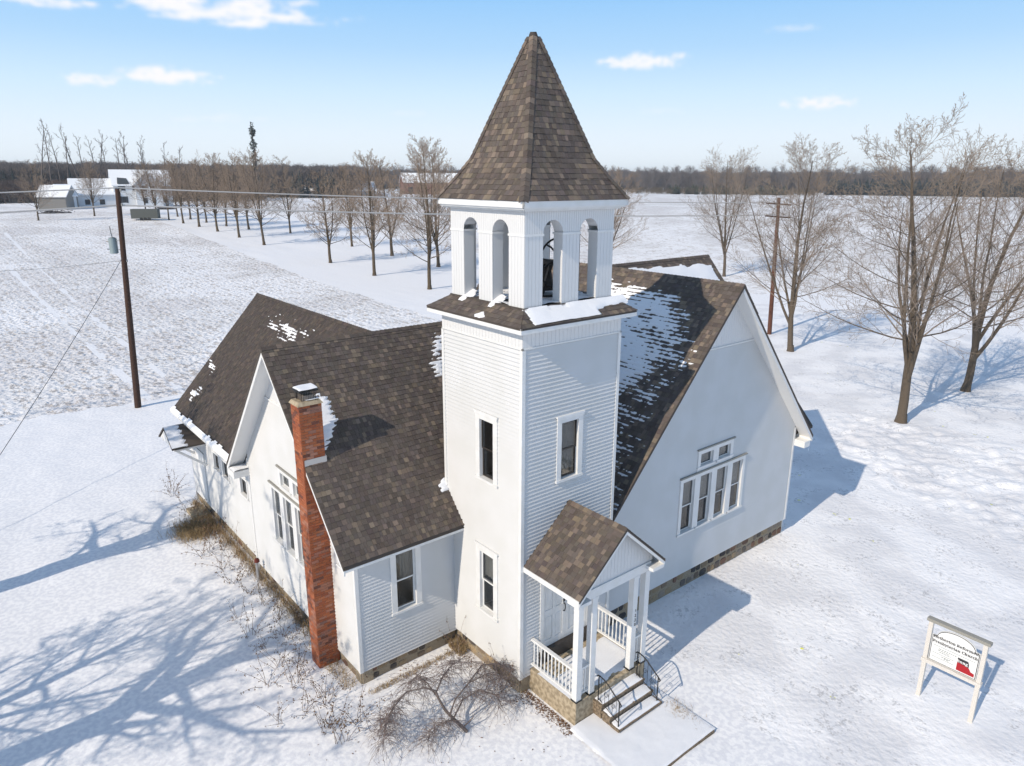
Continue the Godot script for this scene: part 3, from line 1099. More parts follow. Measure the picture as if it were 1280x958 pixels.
func make_spire() -> void:
	var c := Vector3(1.6, 0, -1.6)
	var prof := [[1.68, 12.62], [1.35, 13.09], [1.06, 13.56], [0.10, 16.24]]
	var dirs := [[Vector3(0, 0, 1), Vector3(-1, 0, 0)], [Vector3(1, 0, 0), Vector3(0, 0, 1)], [Vector3(0, 0, -1), Vector3(1, 0, 0)], [Vector3(-1, 0, 0), Vector3(0, 0, -1)]]
	var body := MB.new()
	for k in 3:
		var a: float = prof[k][0]
		var b: float = prof[k + 1][0]
		var ya: float = prof[k][1] - 0.012
		var yb: float = prof[k + 1][1] - 0.012
		for d in dirs:
			var u: Vector3 = d[0]
			var n: Vector3 = d[1]
			body.quad(c + n * a - u * a + Vector3(0, ya, 0), c + n * a + u * a + Vector3(0, ya, 0), c + n * b + u * b + Vector3(0, yb, 0), c + n * b - u * b + Vector3(0, yb, 0))
	var rf := part("spire_roof", body, M.underlay, church)
	for s in 4:
		var u: Vector3 = dirs[s][0]
		var n: Vector3 = dirs[s][1]
		for k in 3:
			var a: float = prof[k][0]
			var b: float = prof[k + 1][0]
			var o := c + n * a - u * a + Vector3(0, prof[k][1], 0)
			var vv := -n * (a - b) + Vector3(0, prof[k + 1][1] - prof[k][1], 0)
			var vm := vv.length()
			shingles(rf, o, u, vv.normalized(), vm, func(v): return Vector2(v / vm * (a - b), 2 * a - v / vm * (a - b)), s < 2 and k < 2, 0.135, 0.62)
	for s in 4:   # hips
		var n1: Vector3 = dirs[s][1]
		var n2: Vector3 = dirs[(s + 1) % 4][1]
		for k in 3:
			var a: float = prof[k][0]
			var b: float = prof[k + 1][0]
			var p := c + (n1 + n2) * a + Vector3(0, prof[k][1], 0)
			var q := c + (n1 + n2) * b + Vector3(0, prof[k + 1][1], 0)
			var tl: float = (a - b) / (prof[k + 1][1] - prof[k][1])
			ridge_caps(rf, p, q, (n1 + Vector3(0, tl, 0)).normalized(), (n2 + Vector3(0, tl, 0)).normalized(), 0.55)
	var mb := MB.new()
	mb.lathe(c, [[0.165, 16.12], [0.135, 16.27], [0.10, 16.33]], 4, Color(0.10, 0.085, 0.075))
	part("spire_cap", mb, M.shingle, church)
	for d in dirs:
		mb = MB.new()
		var u: Vector3 = d[0]
		var n: Vector3 = d[1]
		mb.box(c + n * 1.645 + Vector3(0, 12.54, 0), u * 1.665, Vector3(0, 0.068, 0), n * 0.02)
		mb.box(c + n * 1.60 + Vector3(0, 12.455, 0), u * 1.62, Vector3(0, 0.024, 0), n * 0.018)
		part("spire_fascia", mb, M.trim, church)
		mb = MB.new()
		mb.box(c + n * 1.51 + Vector3(0, 12.42, 0), u * 1.53, Vector3(0, 0.03, 0), n * 0.05)
		part("spire_cornice", mb, M.trim, church)
	mb = MB.new()
	mb.bb(c + Vector3(-1.62, 12.455, -1.62), c + Vector3(1.62, 12.475, 1.62))
	part("spire_soffit", mb, M.soffit, church)


func rake(host: Node3D, a: Vector3, b: Vector3, n: Vector3, h := 0.2) -> void:   # white board under the roof edge of a gable
	var mb := MB.new()
	var d := Vector3(0, -h, 0)
	var p := [a + n * 0.0, b + n * 0.0]
	mb.prism([p[0] + d, p[1] + d, p[1], p[0]] if (p[1] - p[0]).cross(Vector3.UP).dot(n) > 0 else [p[1] + d, p[0] + d, p[0], p[1]], -n * 0.04)
	part("rake_board", mb, M.trim, host)


func make_wing() -> void:
	var al := atan(WSL)
	var s := sin(al)
	var c := cos(al)
	var ridge_z := -6.635
	var ridge_y := 3.99 + WSL * (6.635 - 2.40)
	var under := func(z): return ridge_y - 0.15 - WSL * absf(z - ridge_z)
	# front wall
	var o := Vector3(-3.07, 0, -2.93)
	var wall := empty("wing_wall", church)
	siding(wall, o, Vector3(1, 0, 0), Vector3(0, 0, 1), 0.40, 4.35, func(_y): return Vector2(0, 3.07), [[1.08, 1.84, 1.74, 3.66]], true)
	window_unit(church, o, Vector3(1, 0, 0), Vector3(0, 0, 1), 1.46, 1.81, 0.60, 1.72, {"casing": 0.17, "hood": false, "curtain": 0.5, "cloth": "lace_curtain"})
	foundation(church, o, Vector3(1, 0, 0), Vector3(0, 0, 1), 3.07, 0.40, 0.85)
	# gable wall
	o = Vector3(-3.07, 0, -10.34)
	var lim := func(y):
		var hz: float = (ridge_y - 0.15 - y) / WSL
		return Vector2(maxf(0.0, ridge_z - hz + 10.34), minf(7.41, ridge_z + hz + 10.34))
	var uc := ridge_z + 10.34
	wall = empty("wing_wall", church)
	siding(wall, o, Vector3(0, 0, 1), Vector3(-1, 0, 0), 0.40, 6.79, lim, [[uc - 1.70, uc + 1.70, 2.09, 4.02], [uc - 0.90, uc + 0.90, 4.02, 4.78]], false)
	vertical_boards(church, "gable_peak", o - Vector3(0.02, 0, 0), Vector3(0, 0, 1), Vector3(-1, 0, 0), uc - 1.55, uc + 1.55, func(_a): return 6.86, func(a): return under.call(a - 10.34), 0.12, 0.03)
	var mb := MB.new()
	mb.box(o + Vector3(-0.03, 6.845, uc), Vector3(0, 0, 1.53), Vector3(0, 0.022, 0), Vector3(-0.03, 0, 0))
	part("gable_moulding", mb, M.trim, church)
	gable_window(o, Vector3(0, 0, 1), Vector3(-1, 0, 0), uc, "lace_curtain")
	foundation(church, o, Vector3(0, 0, 1), Vector3(-1, 0, 0), 7.41, 0.40, 0.3)
	for z in [-2.93, -10.34]:
		mb = MB.new()
		mb.bb(Vector3(-3.07 - 0.05, 0.39, z - 0.05), Vector3(-3.07 + 0.05, 4.2, z + 0.05))
		part("corner_board", mb, M.trim, church)
	mb = MB.new()   # back wall, out of sight
	mb.bb(Vector3(-3.06, 0, -10.40), Vector3(3.8, 4.4, -10.34))
	part("wing_back_wall", mb, M.siding, church)
	# roof: front slope with shingles, back slope behind the ridge
	var x0 := -3.625
	var x1 := 7.6
	var eo := Vector3(x0, 3.99, -2.40)
	var rf := slab(church, "wing_roof", [eo + Vector3(0, -0.014, 0), Vector3(3.4, 3.976, -2.40), Vector3(x1, ridge_y - 0.014, ridge_z), Vector3(x0, ridge_y - 0.014, ridge_z)], 0.10, M.underlay)
	shingles(rf, eo, Vector3(1, 0, 0), Vector3(0, s, -c), (6.635 - 2.40) / c, func(v):
		var y: float = 3.99 + v * s
		return Vector2(0, (3.64 if v < 1.19 else 3.36 + (y - 4.06) / NSL + 3.66)), false, 0.143, 0.42)
	rf = slab(church, "wing_roof", [Vector3(x1, 3.976, -10.87), Vector3(x0, 3.976, -10.87), Vector3(x0, ridge_y - 0.014, ridge_z), Vector3(x1, ridge_y - 0.014, ridge_z)], 0.10, M.underlay)
	var upper := Vector3(x1, ridge_y, ridge_z) - Vector3(0, s, c) * 1.3
	shingles(rf, upper, Vector3(-1, 0, 0), Vector3(0, s, c), 1.3, func(_v): return Vector2(0, x1 - x0), false, 0.143, 0.42)
	ridge_caps(rf, Vector3(x0, ridge_y, ridge_z), Vector3(x1, ridge_y, ridge_z), Vector3(0, c, s), Vector3(0, c, -s), 0.4)
	# gable trim: rake boards, sloping soffits, the boxed ends of the eaves
	var rx := x0 + 0.012
	rake(church, Vector3(rx, 3.97, -2.40), Vector3(rx, ridge_y - 0.02, ridge_z), Vector3(-1, 0, 0), 0.24)
	rake(church, Vector3(rx, ridge_y - 0.02, ridge_z), Vector3(rx, 3.97, -10.87), Vector3(-1, 0, 0), 0.24)
	for e in [-2.40, -10.87]:
		mb = MB.new()
		var pts := [Vector3(x0 + 0.05, 3.97 - 0.13, e), Vector3(-3.08, 3.97 - 0.13, e), Vector3(-3.08, ridge_y - 0.15, ridge_z), Vector3(x0 + 0.05, ridge_y - 0.15, ridge_z)]
		if e < -5.0:
			pts.reverse()
		mb.prism(pts, Vector3(0, -0.03, 0))
		part("rake_soffit", mb, M.soffit, church)
	mb = MB.new()
	mb.bb(Vector3(x0 + 0.06, 3.80, -2.93), Vector3(-0.02, 3.83, -2.42))
	part("eave_soffit", mb, M.soffit, church)
	mb = MB.new()
	mb.bb(Vector3(x0 + 0.055, 3.80, -2.44), Vector3(-0.02, 3.955, -2.41))
	part("eave_fascia", mb, M.trim, church)
	mb = MB.new()   # boxed cornice return at the far corner
	mb.bb(Vector3(x0 + 0.02, 3.62, -10.90), Vector3(-3.0, 3.84, -10.25))
	part("cornice_return", mb, M.trim, church)


func make_nave() -> void:
	var al := atan(NSL)
	var s := sin(al)
	var c := cos(al)
	var rx := 8.69
	var ry := 10.05
	var ex := 3.36
	var ey := ry - NSL * (rx - ex)
	# gable wall with the large window
	var o := Vector3(3.81, 0, -0.52)
	var lim := func(y):
		var hx: float = (ry - 0.16 - y) / NSL
		return Vector2(maxf(0.0, rx - hx - 3.81), minf(9.76, rx + hx - 3.81))
	var uc := 8.67 - 3.81
	var wall := empty("nave_wall", church)
	siding(wall, o, Vector3(1, 0, 0), Vector3(0, 0, 1), 0.60, 8.02, lim, [[uc - 1.70, uc + 1.70, 2.09, 4.02], [uc - 0.90, uc + 0.90, 4.02, 4.78]], false)
	vertical_boards(church, "gable_peak", o + Vector3(0, 0, 0.02), Vector3(1, 0, 0), Vector3(0, 0, 1), uc - 1.66, uc + 1.70, func(_a): return 8.09, func(a): return ry - 0.16 - NSL * absf(a + 3.81 - rx), 0.12, 0.03)
	var mb := MB.new()
	mb.box(o + Vector3(rx - 3.81, 8.075, 0.03), Vector3(1.64, 0, 0), Vector3(0, 0.022, 0), Vector3(0, 0, 0.03))
	part("gable_moulding", mb, M.trim, church)
	gable_window(o, Vector3(1, 0, 0), Vector3(0, 0, 1), uc, "curtain")
	foundation(church, o, Vector3(1, 0, 0), Vector3(0, 0, 1), 9.76, 0.60, 0.92)
	mb = MB.new()
	mb.bb(Vector3(13.57 - 0.05, 0.59, -0.52 - 0.05), Vector3(13.57 + 0.05, 4.3, -0.52 + 0.05))
	part("corner_board", mb, M.trim, church)
	# walls out of sight close the building
	mb = MB.new()
	mb.bb(Vector3(13.53, -0.1, -1.2), Vector3(13.585, 4.5, -0.55))
	mb.bb(Vector3(13.53, -0.1, -1.25), Vector3(14.45, 4.6, -1.2))
	mb.bb(Vector3(14.40, -0.1, -10.6), Vector3(14.45, 4.6, -1.25))
	mb.bb(Vector3(3.85, -0.1, -11.40), Vector3(14.45, 4.3, -11.35))
	mb.prism([Vector3(13.5, 4.3, -11.40), Vector3(3.9, 4.3, -11.40), Vector3(8.69, 9.8, -11.40)], Vector3(0, 0, 0.05))
	mb.bb(Vector3(3.80, -0.1, -11.35), Vector3(3.85, 4.4, -0.53))
	part("hidden_wall", mb, M.siding, church)
	mb = MB.new()
	mb.prism([Vector3(14.42, 4.6, -1.2), Vector3(14.42, 4.6, -10.6), Vector3(14.42, 9.9, -5.9)], Vector3(-0.04, 0, 0))
	part("transept_gable", mb, M.siding, church)
	# left slope
	var zb := -11.9
	var eo := Vector3(ex, ey, zb)
	var rf := slab(church, "nave_roof", [Vector3(ex, ey - 0.014, zb), Vector3(ex, ey - 0.014, 0), Vector3(rx, ry - 0.014, 0), Vector3(rx, ry - 0.014, zb)], 0.10, M.underlay)
	shingles(rf, eo, Vector3(0, 0, 1), Vector3(c, s, 0), (rx - ex) / c, func(v):
		var y: float = ey + v * s
		return Vector2((-2.36 - (y - 3.99) / WSL - zb) if y < 8.67 else 0.0, -zb), false, 0.143, 0.62)
	rf = slab(church, "nave_roof", [Vector3(14.02, ey - 0.014, 0), Vector3(14.02, ey - 0.014, zb), Vector3(rx, ry - 0.014, zb), Vector3(rx, ry - 0.014, 0)], 0.10, M.underlay)
	shingles(rf, Vector3(rx, ry, 0) + Vector3(c, -s, 0) * 1.3, Vector3(0, 0, -1), Vector3(-c, s, 0), 1.3, func(_v): return Vector2(0, 5.9), false, 0.143, 0.55)
	ridge_caps(rf, Vector3(rx, ry, zb), Vector3(rx, ry, 0), Vector3(-s, c, 0), Vector3(s, c, 0), 0.5)
	# the transept beyond the ridge
	var tz := -5.9
	rf = slab(church, "transept_roof", [Vector3(rx, ey - 0.02, tz + 5.33), Vector3(15.02, ey - 0.02, tz + 5.33), Vector3(15.02, ry - 0.02, tz), Vector3(rx, ry - 0.02, tz)], 0.10, M.underlay)
	var top := Vector3(rx, ry - 0.006, tz) - Vector3(0, s, -c) * 5.2
	shingles(rf, top, Vector3(1, 0, 0), Vector3(0, s, -c), 5.2, func(v): return Vector2(maxf(0.0, (5.2 - v) * 0.72 - 0.3), 15.02 - rx), false, 0.143, 0.4)
	rf = slab(church, "transept_roof", [Vector3(15.02, ey - 0.02, tz - 5.33), Vector3(rx, ey - 0.02, tz - 5.33), Vector3(rx, ry - 0.02, tz), Vector3(15.02, ry - 0.02, tz)], 0.10, M.underlay)
	ridge_caps(rf, Vector3(rx, ry, tz), Vector3(15.02, ry, tz), Vector3(0, c, s), Vector3(0, c, -s), 0.3)
	# gable trim
	rake(church, Vector3(rx, ry - 0.02, -0.012), Vector3(14.02, ey - 0.02, -0.012), Vector3(0, 0, 1), 0.24)
	rake(church, Vector3(ex, ey - 0.02, -0.012), Vector3(rx, ry - 0.02, -0.012), Vector3(0, 0, 1), 0.10)
	for e in [14.02, ex]:
		mb = MB.new()
		var pts := [Vector3(e, ey - 0.15, -0.05), Vector3(e, ey - 0.15, -0.51), Vector3(rx, ry - 0.17, -0.51), Vector3(rx, ry - 0.17, -0.05)]
		if e < 8.0:
			pts.reverse()
		mb.prism(pts, Vector3(0, -0.03, 0))
		part("rake_soffit", mb, M.soffit, church)
	mb = MB.new()
	mb.bb(Vector3(13.605, 3.60, -0.60), Vector3(13.985, 3.80, -0.07))
	part("cornice_return", mb, M.trim, church)
	mb = MB.new()
	mb.bb(Vector3(13.60, 3.805, -1.1), Vector3(14.0, 3.84, -0.06))
	part("eave_soffit", mb, M.soffit, church)
	mb = MB.new()
	mb.bb(Vector3(13.99, 3.82, -1.1), Vector3(14.025, 4.02, -0.05))
	part("eave_fascia", mb, M.trim, church)
	# ice hanging from the corner of the eave
	for k in 5:
		mb = MB.new()
		var at := Vector3(13.97 + 0.012 * k, 3.82, -0.10 - 0.07 * k)
		mb.tube(PackedVector3Array([at, at + Vector3(0.005, -0.10, 0), at + Vector3(0.0, -[0.42, 0.25, 0.34, 0.16, 0.22][k], 0.01)]), PackedFloat32Array([0.03, 0.02, 0.004]), 6)
		var ic := part("icicle", mb, M.ice, self)
		tag(ic, "clear icicle hanging from the eave corner of the large gable", "icicle", "icicles at the gable eave")


func make_rear() -> void:
	var ex := -3.40
	var ey := 4.0
	var rx := 0.49
	var ry := 8.35
	var sl := (ry - ey) / (rx - ex)
	var al := atan(sl)
	var s := sin(al)
	var c := cos(al)
	var zb := -18.05
	var o := Vector3(-3.0, 0, -17.6)
	var wall := empty("rear_wall", church)
	siding(wall, o, Vector3(0, 0, 1), Vector3(-1, 0, 0), 0.45, 4.1, func(_y): return Vector2(0, 7.26), [[3.17, 3.87, 2.5, 3.2], [4.16, 4.86, 2.5, 3.2], [6.05, 6.75, 2.5, 3.2]], false)
	for u in [3.52, 4.51, 6.40]:
		window_unit(church, o, Vector3(0, 0, 1), Vector3(-1, 0, 0), u, 2.55, 0.62, 0.60, {"casing": 0.07, "hood": false, "split": 0.0, "rail": 0.03, "sash": "wood_sash"})
	foundation(church, o, Vector3(0, 0, 1), Vector3(-1, 0, 0), 7.26, 0.45, 0.4)
	var mb := MB.new()
	mb.bb(Vector3(-3.02, 0.0, -17.66), Vector3(4.0, 4.1, -17.6))
	mb.bb(Vector3(3.95, 0.0, -17.6), Vector3(4.0, 4.1, -11.4))
	part("hidden_wall", mb, M.siding, church)
	mb = MB.new()
	mb.prism([Vector3(4.0, 4.1, -17.66), Vector3(-3.0, 4.1, -17.66), Vector3(rx, 8.1, -17.66)], Vector3(0, 0, 0.05))
	part("rear_gable", mb, M.siding, church)
	var zf := -6.9
	var rf := slab(church, "rear_roof", [Vector3(ex, ey - 0.014, zb), Vector3(ex, ey - 0.014, zf - 3.9), Vector3(rx, ry - 0.014, zf), Vector3(rx, ry - 0.014, zb)], 0.10, M.underlay)
	var keep := tab_tones
	# an older, plain dark brown lot of shingles without the tan tabs of the newer roofs
	tab_tones = [Color(0.075, 0.060, 0.053), Color(0.084, 0.067, 0.059), Color(0.093, 0.075, 0.064), Color(0.101, 0.081, 0.069), Color(0.113, 0.086, 0.071), Color(0.128, 0.099, 0.079)]
	shingles(rf, Vector3(ex, ey, zb), Vector3(0, 0, 1), Vector3(c, s, 0), (rx - ex) / c, func(v):
		var y: float = ey + v * s
		return Vector2(0, -10.87 + (y - 3.99) / WSL - zb), false, 0.125, 0.5)
	rf = slab(church, "rear_roof", [Vector3(4.38, ey - 0.014, zf), Vector3(4.38, ey - 0.014, zb), Vector3(rx, ry - 0.014, zb), Vector3(rx, ry - 0.014, zf)], 0.10, M.underlay)
	shingles(rf, Vector3(rx, ry, zf) + Vector3(c, -s, 0) * 1.3, Vector3(0, 0, -1), Vector3(-c, s, 0), 1.3, func(_v): return Vector2(0, zf - zb), false, 0.125, 0.5)
	ridge_caps(rf, Vector3(rx, ry, zb), Vector3(rx, ry, zf), Vector3(-s, c, 0), Vector3(s, c, 0), 0.5)
	tab_tones = keep
	rake(church, Vector3(rx, ry - 0.02, zb + 0.012), Vector3(ex, ey - 0.02, zb + 0.012), Vector3(0, 0, -1), 0.2)
	mb = MB.new()
	mb.bb(Vector3(ex + 0.005, ey - 0.2, zb), Vector3(ex + 0.04, ey - 0.03, -10.9))
	part("eave_fascia", mb, M.trim, church)
	mb = MB.new()
	mb.bb(Vector3(ex + 0.04, ey - 0.2, zb + 0.05), Vector3(-3.0, ey - 0.17, -10.9))
	part("eave_soffit", mb, M.soffit, church)
	# gutter
	mb = MB.new()
	mb.bar(Vector3(ex - 0.055, ey - 0.06, zb + 0.02), Vector3(ex - 0.055, ey - 0.06, -10.95), 0.11, 0.11)
	part("gutter", mb, M.trim, church)
	# gabled hood over the side door
	var cz := -16.2
	var hood := empty("side_hood", church)
	var pk := 3.9
	for k in 2:
		var sg := 1.0 if k == 0 else -1.0
		mb = MB.new()
		var pts := [Vector3(-4.25, pk - 0.62, cz + sg * 0.95), Vector3(-3.02, pk - 0.62, cz + sg * 0.95), Vector3(-3.02, pk, cz), Vector3(-4.25, pk, cz)]
		if k == 1:
			pts.reverse()
		mb.prism(pts, Vector3(0, -0.06, 0))
		part("hood_roof", mb, M.underlay, hood)
	mb = MB.new()
	mb.prism([Vector3(-4.20, pk - 0.64, cz - 0.85), Vector3(-4.20, pk - 0.64, cz + 0.85), Vector3(-4.20, pk - 0.09, cz)], Vector3(0.04, 0, 0))
	part("hood_gable", mb, M.trim, hood)
	for sg in [-0.8, 0.8]:
		mb = MB.new()
		mb.bar(Vector3(-4.15, pk - 0.72, cz + sg), Vector3(-3.03, pk - 0.72, cz + sg), 0.09, 0.12)
		mb.bar(Vector3(-4.05, pk - 0.78, cz + sg), Vector3(-3.05, pk - 1.6, cz + sg), 0.08, 0.08)
		part("bracket", mb, M.trim, hood)
	mb = MB.new()
	mb.bb(Vector3(-3.06, 0.6, cz - 0.48), Vector3(-3.02, 2.65, cz + 0.48))
	part("side_door", mb, M.trim, church)
	mb = MB.new()
	mb.bb(Vector3(-3.7, -0.1, cz - 0.55), Vector3(-3.05, 0.14, cz + 0.55))
	part("side_step", mb, M.concrete, church)


func make_chimney() -> void:
	var x0 := -3.66
	var x1 := -3.06
	var z0 := -4.75
	var z1 := -4.25
	var top := 7.62
	var ch := empty("chimney", church)
	var mb := MB.new()
	mb.bb(Vector3(x0 + 0.008, -0.2, z0 + 0.008), Vector3(x1 - 0.008, top, z1 - 0.008))
	part("mortar_core", mb, M.mortar, ch)
	var rest := MB.new()
	var e := 0.0755
	var rows := int(top / e)
	for r in range(rows, -1, -1):
		var y := top - (rows - r) * e - e * 0.5
		for side in 4:
			var l: float = (x1 - x0) if side % 2 == 1 else (z1 - z0)
			var off: float = 0.0 if (r + side) % 2 == 0 else -0.1
			var a := off
			while a < l - 0.01:
				var p := maxf(a, 0.0)
				var q := minf(a + 0.2, l)
				a += 0.2
				if q - p < 0.03:
					continue
				var m := (p + q) * 0.5
				var h := (q - p) * 0.5 - 0.005
				var cn: Vector3
				var u: Vector3
				var n: Vector3
				match side:
					0: cn = Vector3(x0, y, z0 + m); u = Vector3(0, 0, 1); n = Vector3(-1, 0, 0)
					1: cn = Vector3(x0 + m, y, z1); u = Vector3(1, 0, 0); n = Vector3(0, 0, 1)
					2: cn = Vector3(x1, y, z1 - m); u = Vector3(0, 0, -1); n = Vector3(1, 0, 0)
					3: cn = Vector3(x1 - m, y, z0); u = Vector3(-1, 0, 0); n = Vector3(0, 0, -1)
				var k := rg.randf()
				var col := Color(0.43, 0.128, 0.050) if k < 0.6 else (Color(0.38, 0.108, 0.048) if k < 0.82 else Color(0.47, 0.16, 0.07))
				if rg.randf() < 0.08:
					col = Color(0.20, 0.075, 0.05)
				var lime := nz2.get_noise_2d(cn.x * 40.0 + cn.z * 17.0, y * 30.0) * 0.5 + 0.5
				if side == 1 and ((y > 6.15 and y < 6.95 and absf(m - 0.24) < 0.1 and rg.randf() < 0.75) or (y > 7.42 and y < 7.56 and m > 0.15)):
					col = col.lerp(Color(0.50, 0.33, 0.27), 0.45)
				elif y < 4.8 and lime > 0.58:
					col = col.lerp(Color(0.48, 0.33, 0.28), 0.30)
				var j := rg.randf_range(0.85, 1.15)
				col = Color(col.r * j, col.g * j, col.b * j)
				var bmb := MB.new() if side < 2 and left_for.brick > 0 else rest
				bmb.box(cn - n * (0.012 - rg.randf_range(0.0, 0.003)), u * h, Vector3(0, e * 0.5 - 0.0045, 0), n * 0.016, col)
				if bmb != rest:
					part("brick", bmb, M.brick, ch)
					left_for.brick -= 1
	part("brickwork", rest, M.brick, ch, true)
	mb = MB.new()
	mb.hexa([Vector3(x0 - 0.04, top, z1 + 0.04), Vector3(x1 + 0.04, top, z1 + 0.04), Vector3(x1 + 0.04, top, z0 - 0.04), Vector3(x0 - 0.04, top, z0 - 0.04), Vector3(x0 + 0.02, top + 0.09, z1 - 0.02), Vector3(x1 - 0.02, top + 0.09, z1 - 0.02), Vector3(x1 - 0.02, top + 0.09, z0 + 0.02), Vector3(x0 + 0.02, top + 0.09, z0 + 0.02)])
	part("crown", mb, M.concrete, ch)
	mb = MB.new()
	mb.bb(Vector3(-3.50, top + 0.08, -4.64), Vector3(-3.20, top + 0.22, -4.36))
	part("flue", mb, M.mortar, ch)
	mb = MB.new()
	for cx in [-3.53, -3.17]:
		for cz in [-4.67, -4.33]:
			mb.rod(Vector3(cx, top + 0.08, cz), Vector3(cx, top + 0.34, cz), 0.01, 5)
	mb.bb(Vector3(-3.60, top + 0.33, -4.72), Vector3(-3.10, top + 0.36, -4.28))
	for k in 9:
		var t := k / 8.0
		mb.rod(Vector3(-3.53 + 0.36 * t, top + 0.1, -4.33), Vector3(-3.53 + 0.36 * t, top + 0.34, -4.33), 0.005, 4)
		mb.rod(Vector3(-3.53, top + 0.1, -4.67 + 0.34 * t), Vector3(-3.53, top + 0.34, -4.67 + 0.34 * t), 0.005, 4)
	part("flue_cover", mb, M.iron, ch)
	# lead flashing where the stack meets the roof
	mb = MB.new()
	var ry := 3.99 + WSL * (4.25 - 2.40)
	mb.bb(Vector3(x0 + 0.03, ry - 0.03, z1 + 0.008), Vector3(x1 + 0.03, ry + 0.15, z1 + 0.022))
	mb.prism([Vector3(x1 + 0.012, ry - 0.02, z1 + 0.02), Vector3(x1 + 0.012, ry + WSL * 0.5 - 0.02, z0), Vector3(x1 + 0.012, ry + WSL * 0.5 + 0.16, z0), Vector3(x1 + 0.012, ry + 0.16, z1 + 0.02)], Vector3(-0.012, 0, 0))
	part("flashing", mb, M.tin, ch)


func make_porch() -> void:
	var ex0 := 0.06
	var ex1 := 3.10
	var rx := 1.58
	var ry := 5.13
	var ey := 3.78
	var zf := 2.03
	var sl := (ry - ey) / (rx - ex0)
	var al := atan(sl)
	var s := sin(al)
	var c := cos(al)
	# roof
	for k in 2:
		var sg := 1.0 if k == 0 else -1.0
		var e := ex0 if k == 0 else ex1
		var z0 := 0.02
		var q := [Vector3(e, ey - 0.012, z0), Vector3(e, ey - 0.012, zf), Vector3(rx, ry - 0.012, zf), Vector3(rx, ry - 0.012, z0)]
		if k == 1:
			q.reverse()
		var rf := slab(church, "porch_roof", q, 0.06, M.underlay)
		var o := Vector3(e, ey, z0 if k == 0 else zf)
		shingles(rf, o, Vector3(0, 0, sg), Vector3(c * sg, s, 0), (rx - ex0) / c, func(_v): return Vector2(0, zf - z0), k == 0, 0.135, 0.72)
		if k == 0:
			ridge_caps(rf, Vector3(rx, ry, z0), Vector3(rx, ry, zf), Vector3(-s, c, 0), Vector3(s, c, 0), 0.7)
		var mb := MB.new()
		mb.bb(Vector3(e - 0.02 if k == 0 else e - 0.015, ey - 0.15, z0), Vector3(e + 0.015 if k == 0 else e + 0.02, ey - 0.014, zf - 0.02))
		part("porch_fascia", mb, M.trim, church)
		# rake on the front
		mb = MB.new()
		var p0 := Vector3(e, ey - 0.02, zf - 0.008)
		var p1 := Vector3(rx, ry - 0.02, zf - 0.008)
		var dn := Vector3(0, -0.14, 0)
		mb.prism([p0 + dn, p1 + dn, p1, p0] if k == 0 else [p1 + dn, p0 + dn, p0, p1], Vector3(0, 0, -0.03))
		part("porch_rake", mb, M.trim, church)
		mb = MB.new()   # boxed eave end
		mb.bb(Vector3(minf(e, e + sg * 0.42), ey - 0.24, 1.62), Vector3(maxf(e, e + sg * 0.42), ey - 0.15, zf - 0.03))
		part("porch_eave_box", mb, M.trim, church)
	# pediment and beam over the posts
	vertical_boards(church, "porch_pediment", Vector3(0, 0, 1.72), Vector3(1, 0, 0), Vector3(0, 0, 1), 0.2, 2.96, func(_a): return 3.69, func(a): return ry - 0.07 - sl * absf(a - rx), 0.12, 0.03)
	var mb := MB.new()
	mb.bb(Vector3(0.28, 3.44, 1.56), Vector3(2.88, 3.69, 1.76))
	part("porch_beam", mb, M.trim, church)
	for x in [0.40, 2.80]:
		mb = MB.new()
		mb.bb(Vector3(x - 0.09, 3.44, 0.02), Vector3(x + 0.09, 3.66, 1.56))
		part("porch_beam", mb, M.trim, church)
	mb = MB.new()
	mb.bb(Vector3(0.30, 3.66, 0.02), Vector3(2.86, 3.685, 1.70))
	part("porch_ceiling", mb, M.soffit, church)
	# floor
	mb = MB.new()
	mb.bb(Vector3(0.32, -0.15, 0.0), Vector3(2.86, 0.66, 1.76))
	part("porch_slab", mb, M.concrete, church)
	mb = MB.new()
	mb.bb(Vector3(0.62, 0.66, 0.0), Vector3(2.58, 1.02, 0.12))
	part("door_sill", mb, M.wood_sash, church)
	# posts in pairs
	for x in [0.42, 0.88, 2.36, 2.80]:
		mb = MB.new()
		mb.bb(Vector3(x - 0.085, 0.70, 1.575), Vector3(x + 0.085, 3.44, 1.745))
		var post := part("porch_post", mb, M.trim, church)
		mb = MB.new()
		mb.bb(Vector3(x - 0.10, 0.66, 1.56), Vector3(x + 0.10, 0.70, 1.76))
		part("post_base", mb, M.iron, post)
		mb = MB.new()
		mb.bb(Vector3(x - 0.105, 3.36, 1.555), Vector3(x + 0.105, 3.44, 1.765))
		part("post_cap", mb, M.trim, post)
		if x == 2.36:   # house number, one figure under the other
			for k in 4:
				var tm := TextMesh.new()
				tm.text = "1220"[k]
				tm.font = font("Droid Sans")
				tm.font_size = 22
				tm.pixel_size = 0.0052
				tm.depth = 0.006
				var num := part("house_number", tm, M.iron, post)
				num.position = Vector3(x + 0.03, 2.42 - 0.135 * k, 1.75)
	for x in [[0.505, 0.795], [2.445, 2.715]]:
		mb = MB.new()
		mb.bb(Vector3(x[0], 1.50, 1.60), Vector3(x[1], 1.56, 1.70))
		mb.bb(Vector3(x[0], 0.78, 1.61), Vector3(x[1], 0.83, 1.69))
		for k in 2:
			var bx: float = lerpf(x[0], x[1], (k + 1) / 3.0)
			mb.bb(Vector3(bx - 0.02, 0.83, 1.63), Vector3(bx + 0.02, 1.50, 1.67))
		part("porch_railing", mb, M.trim, church)
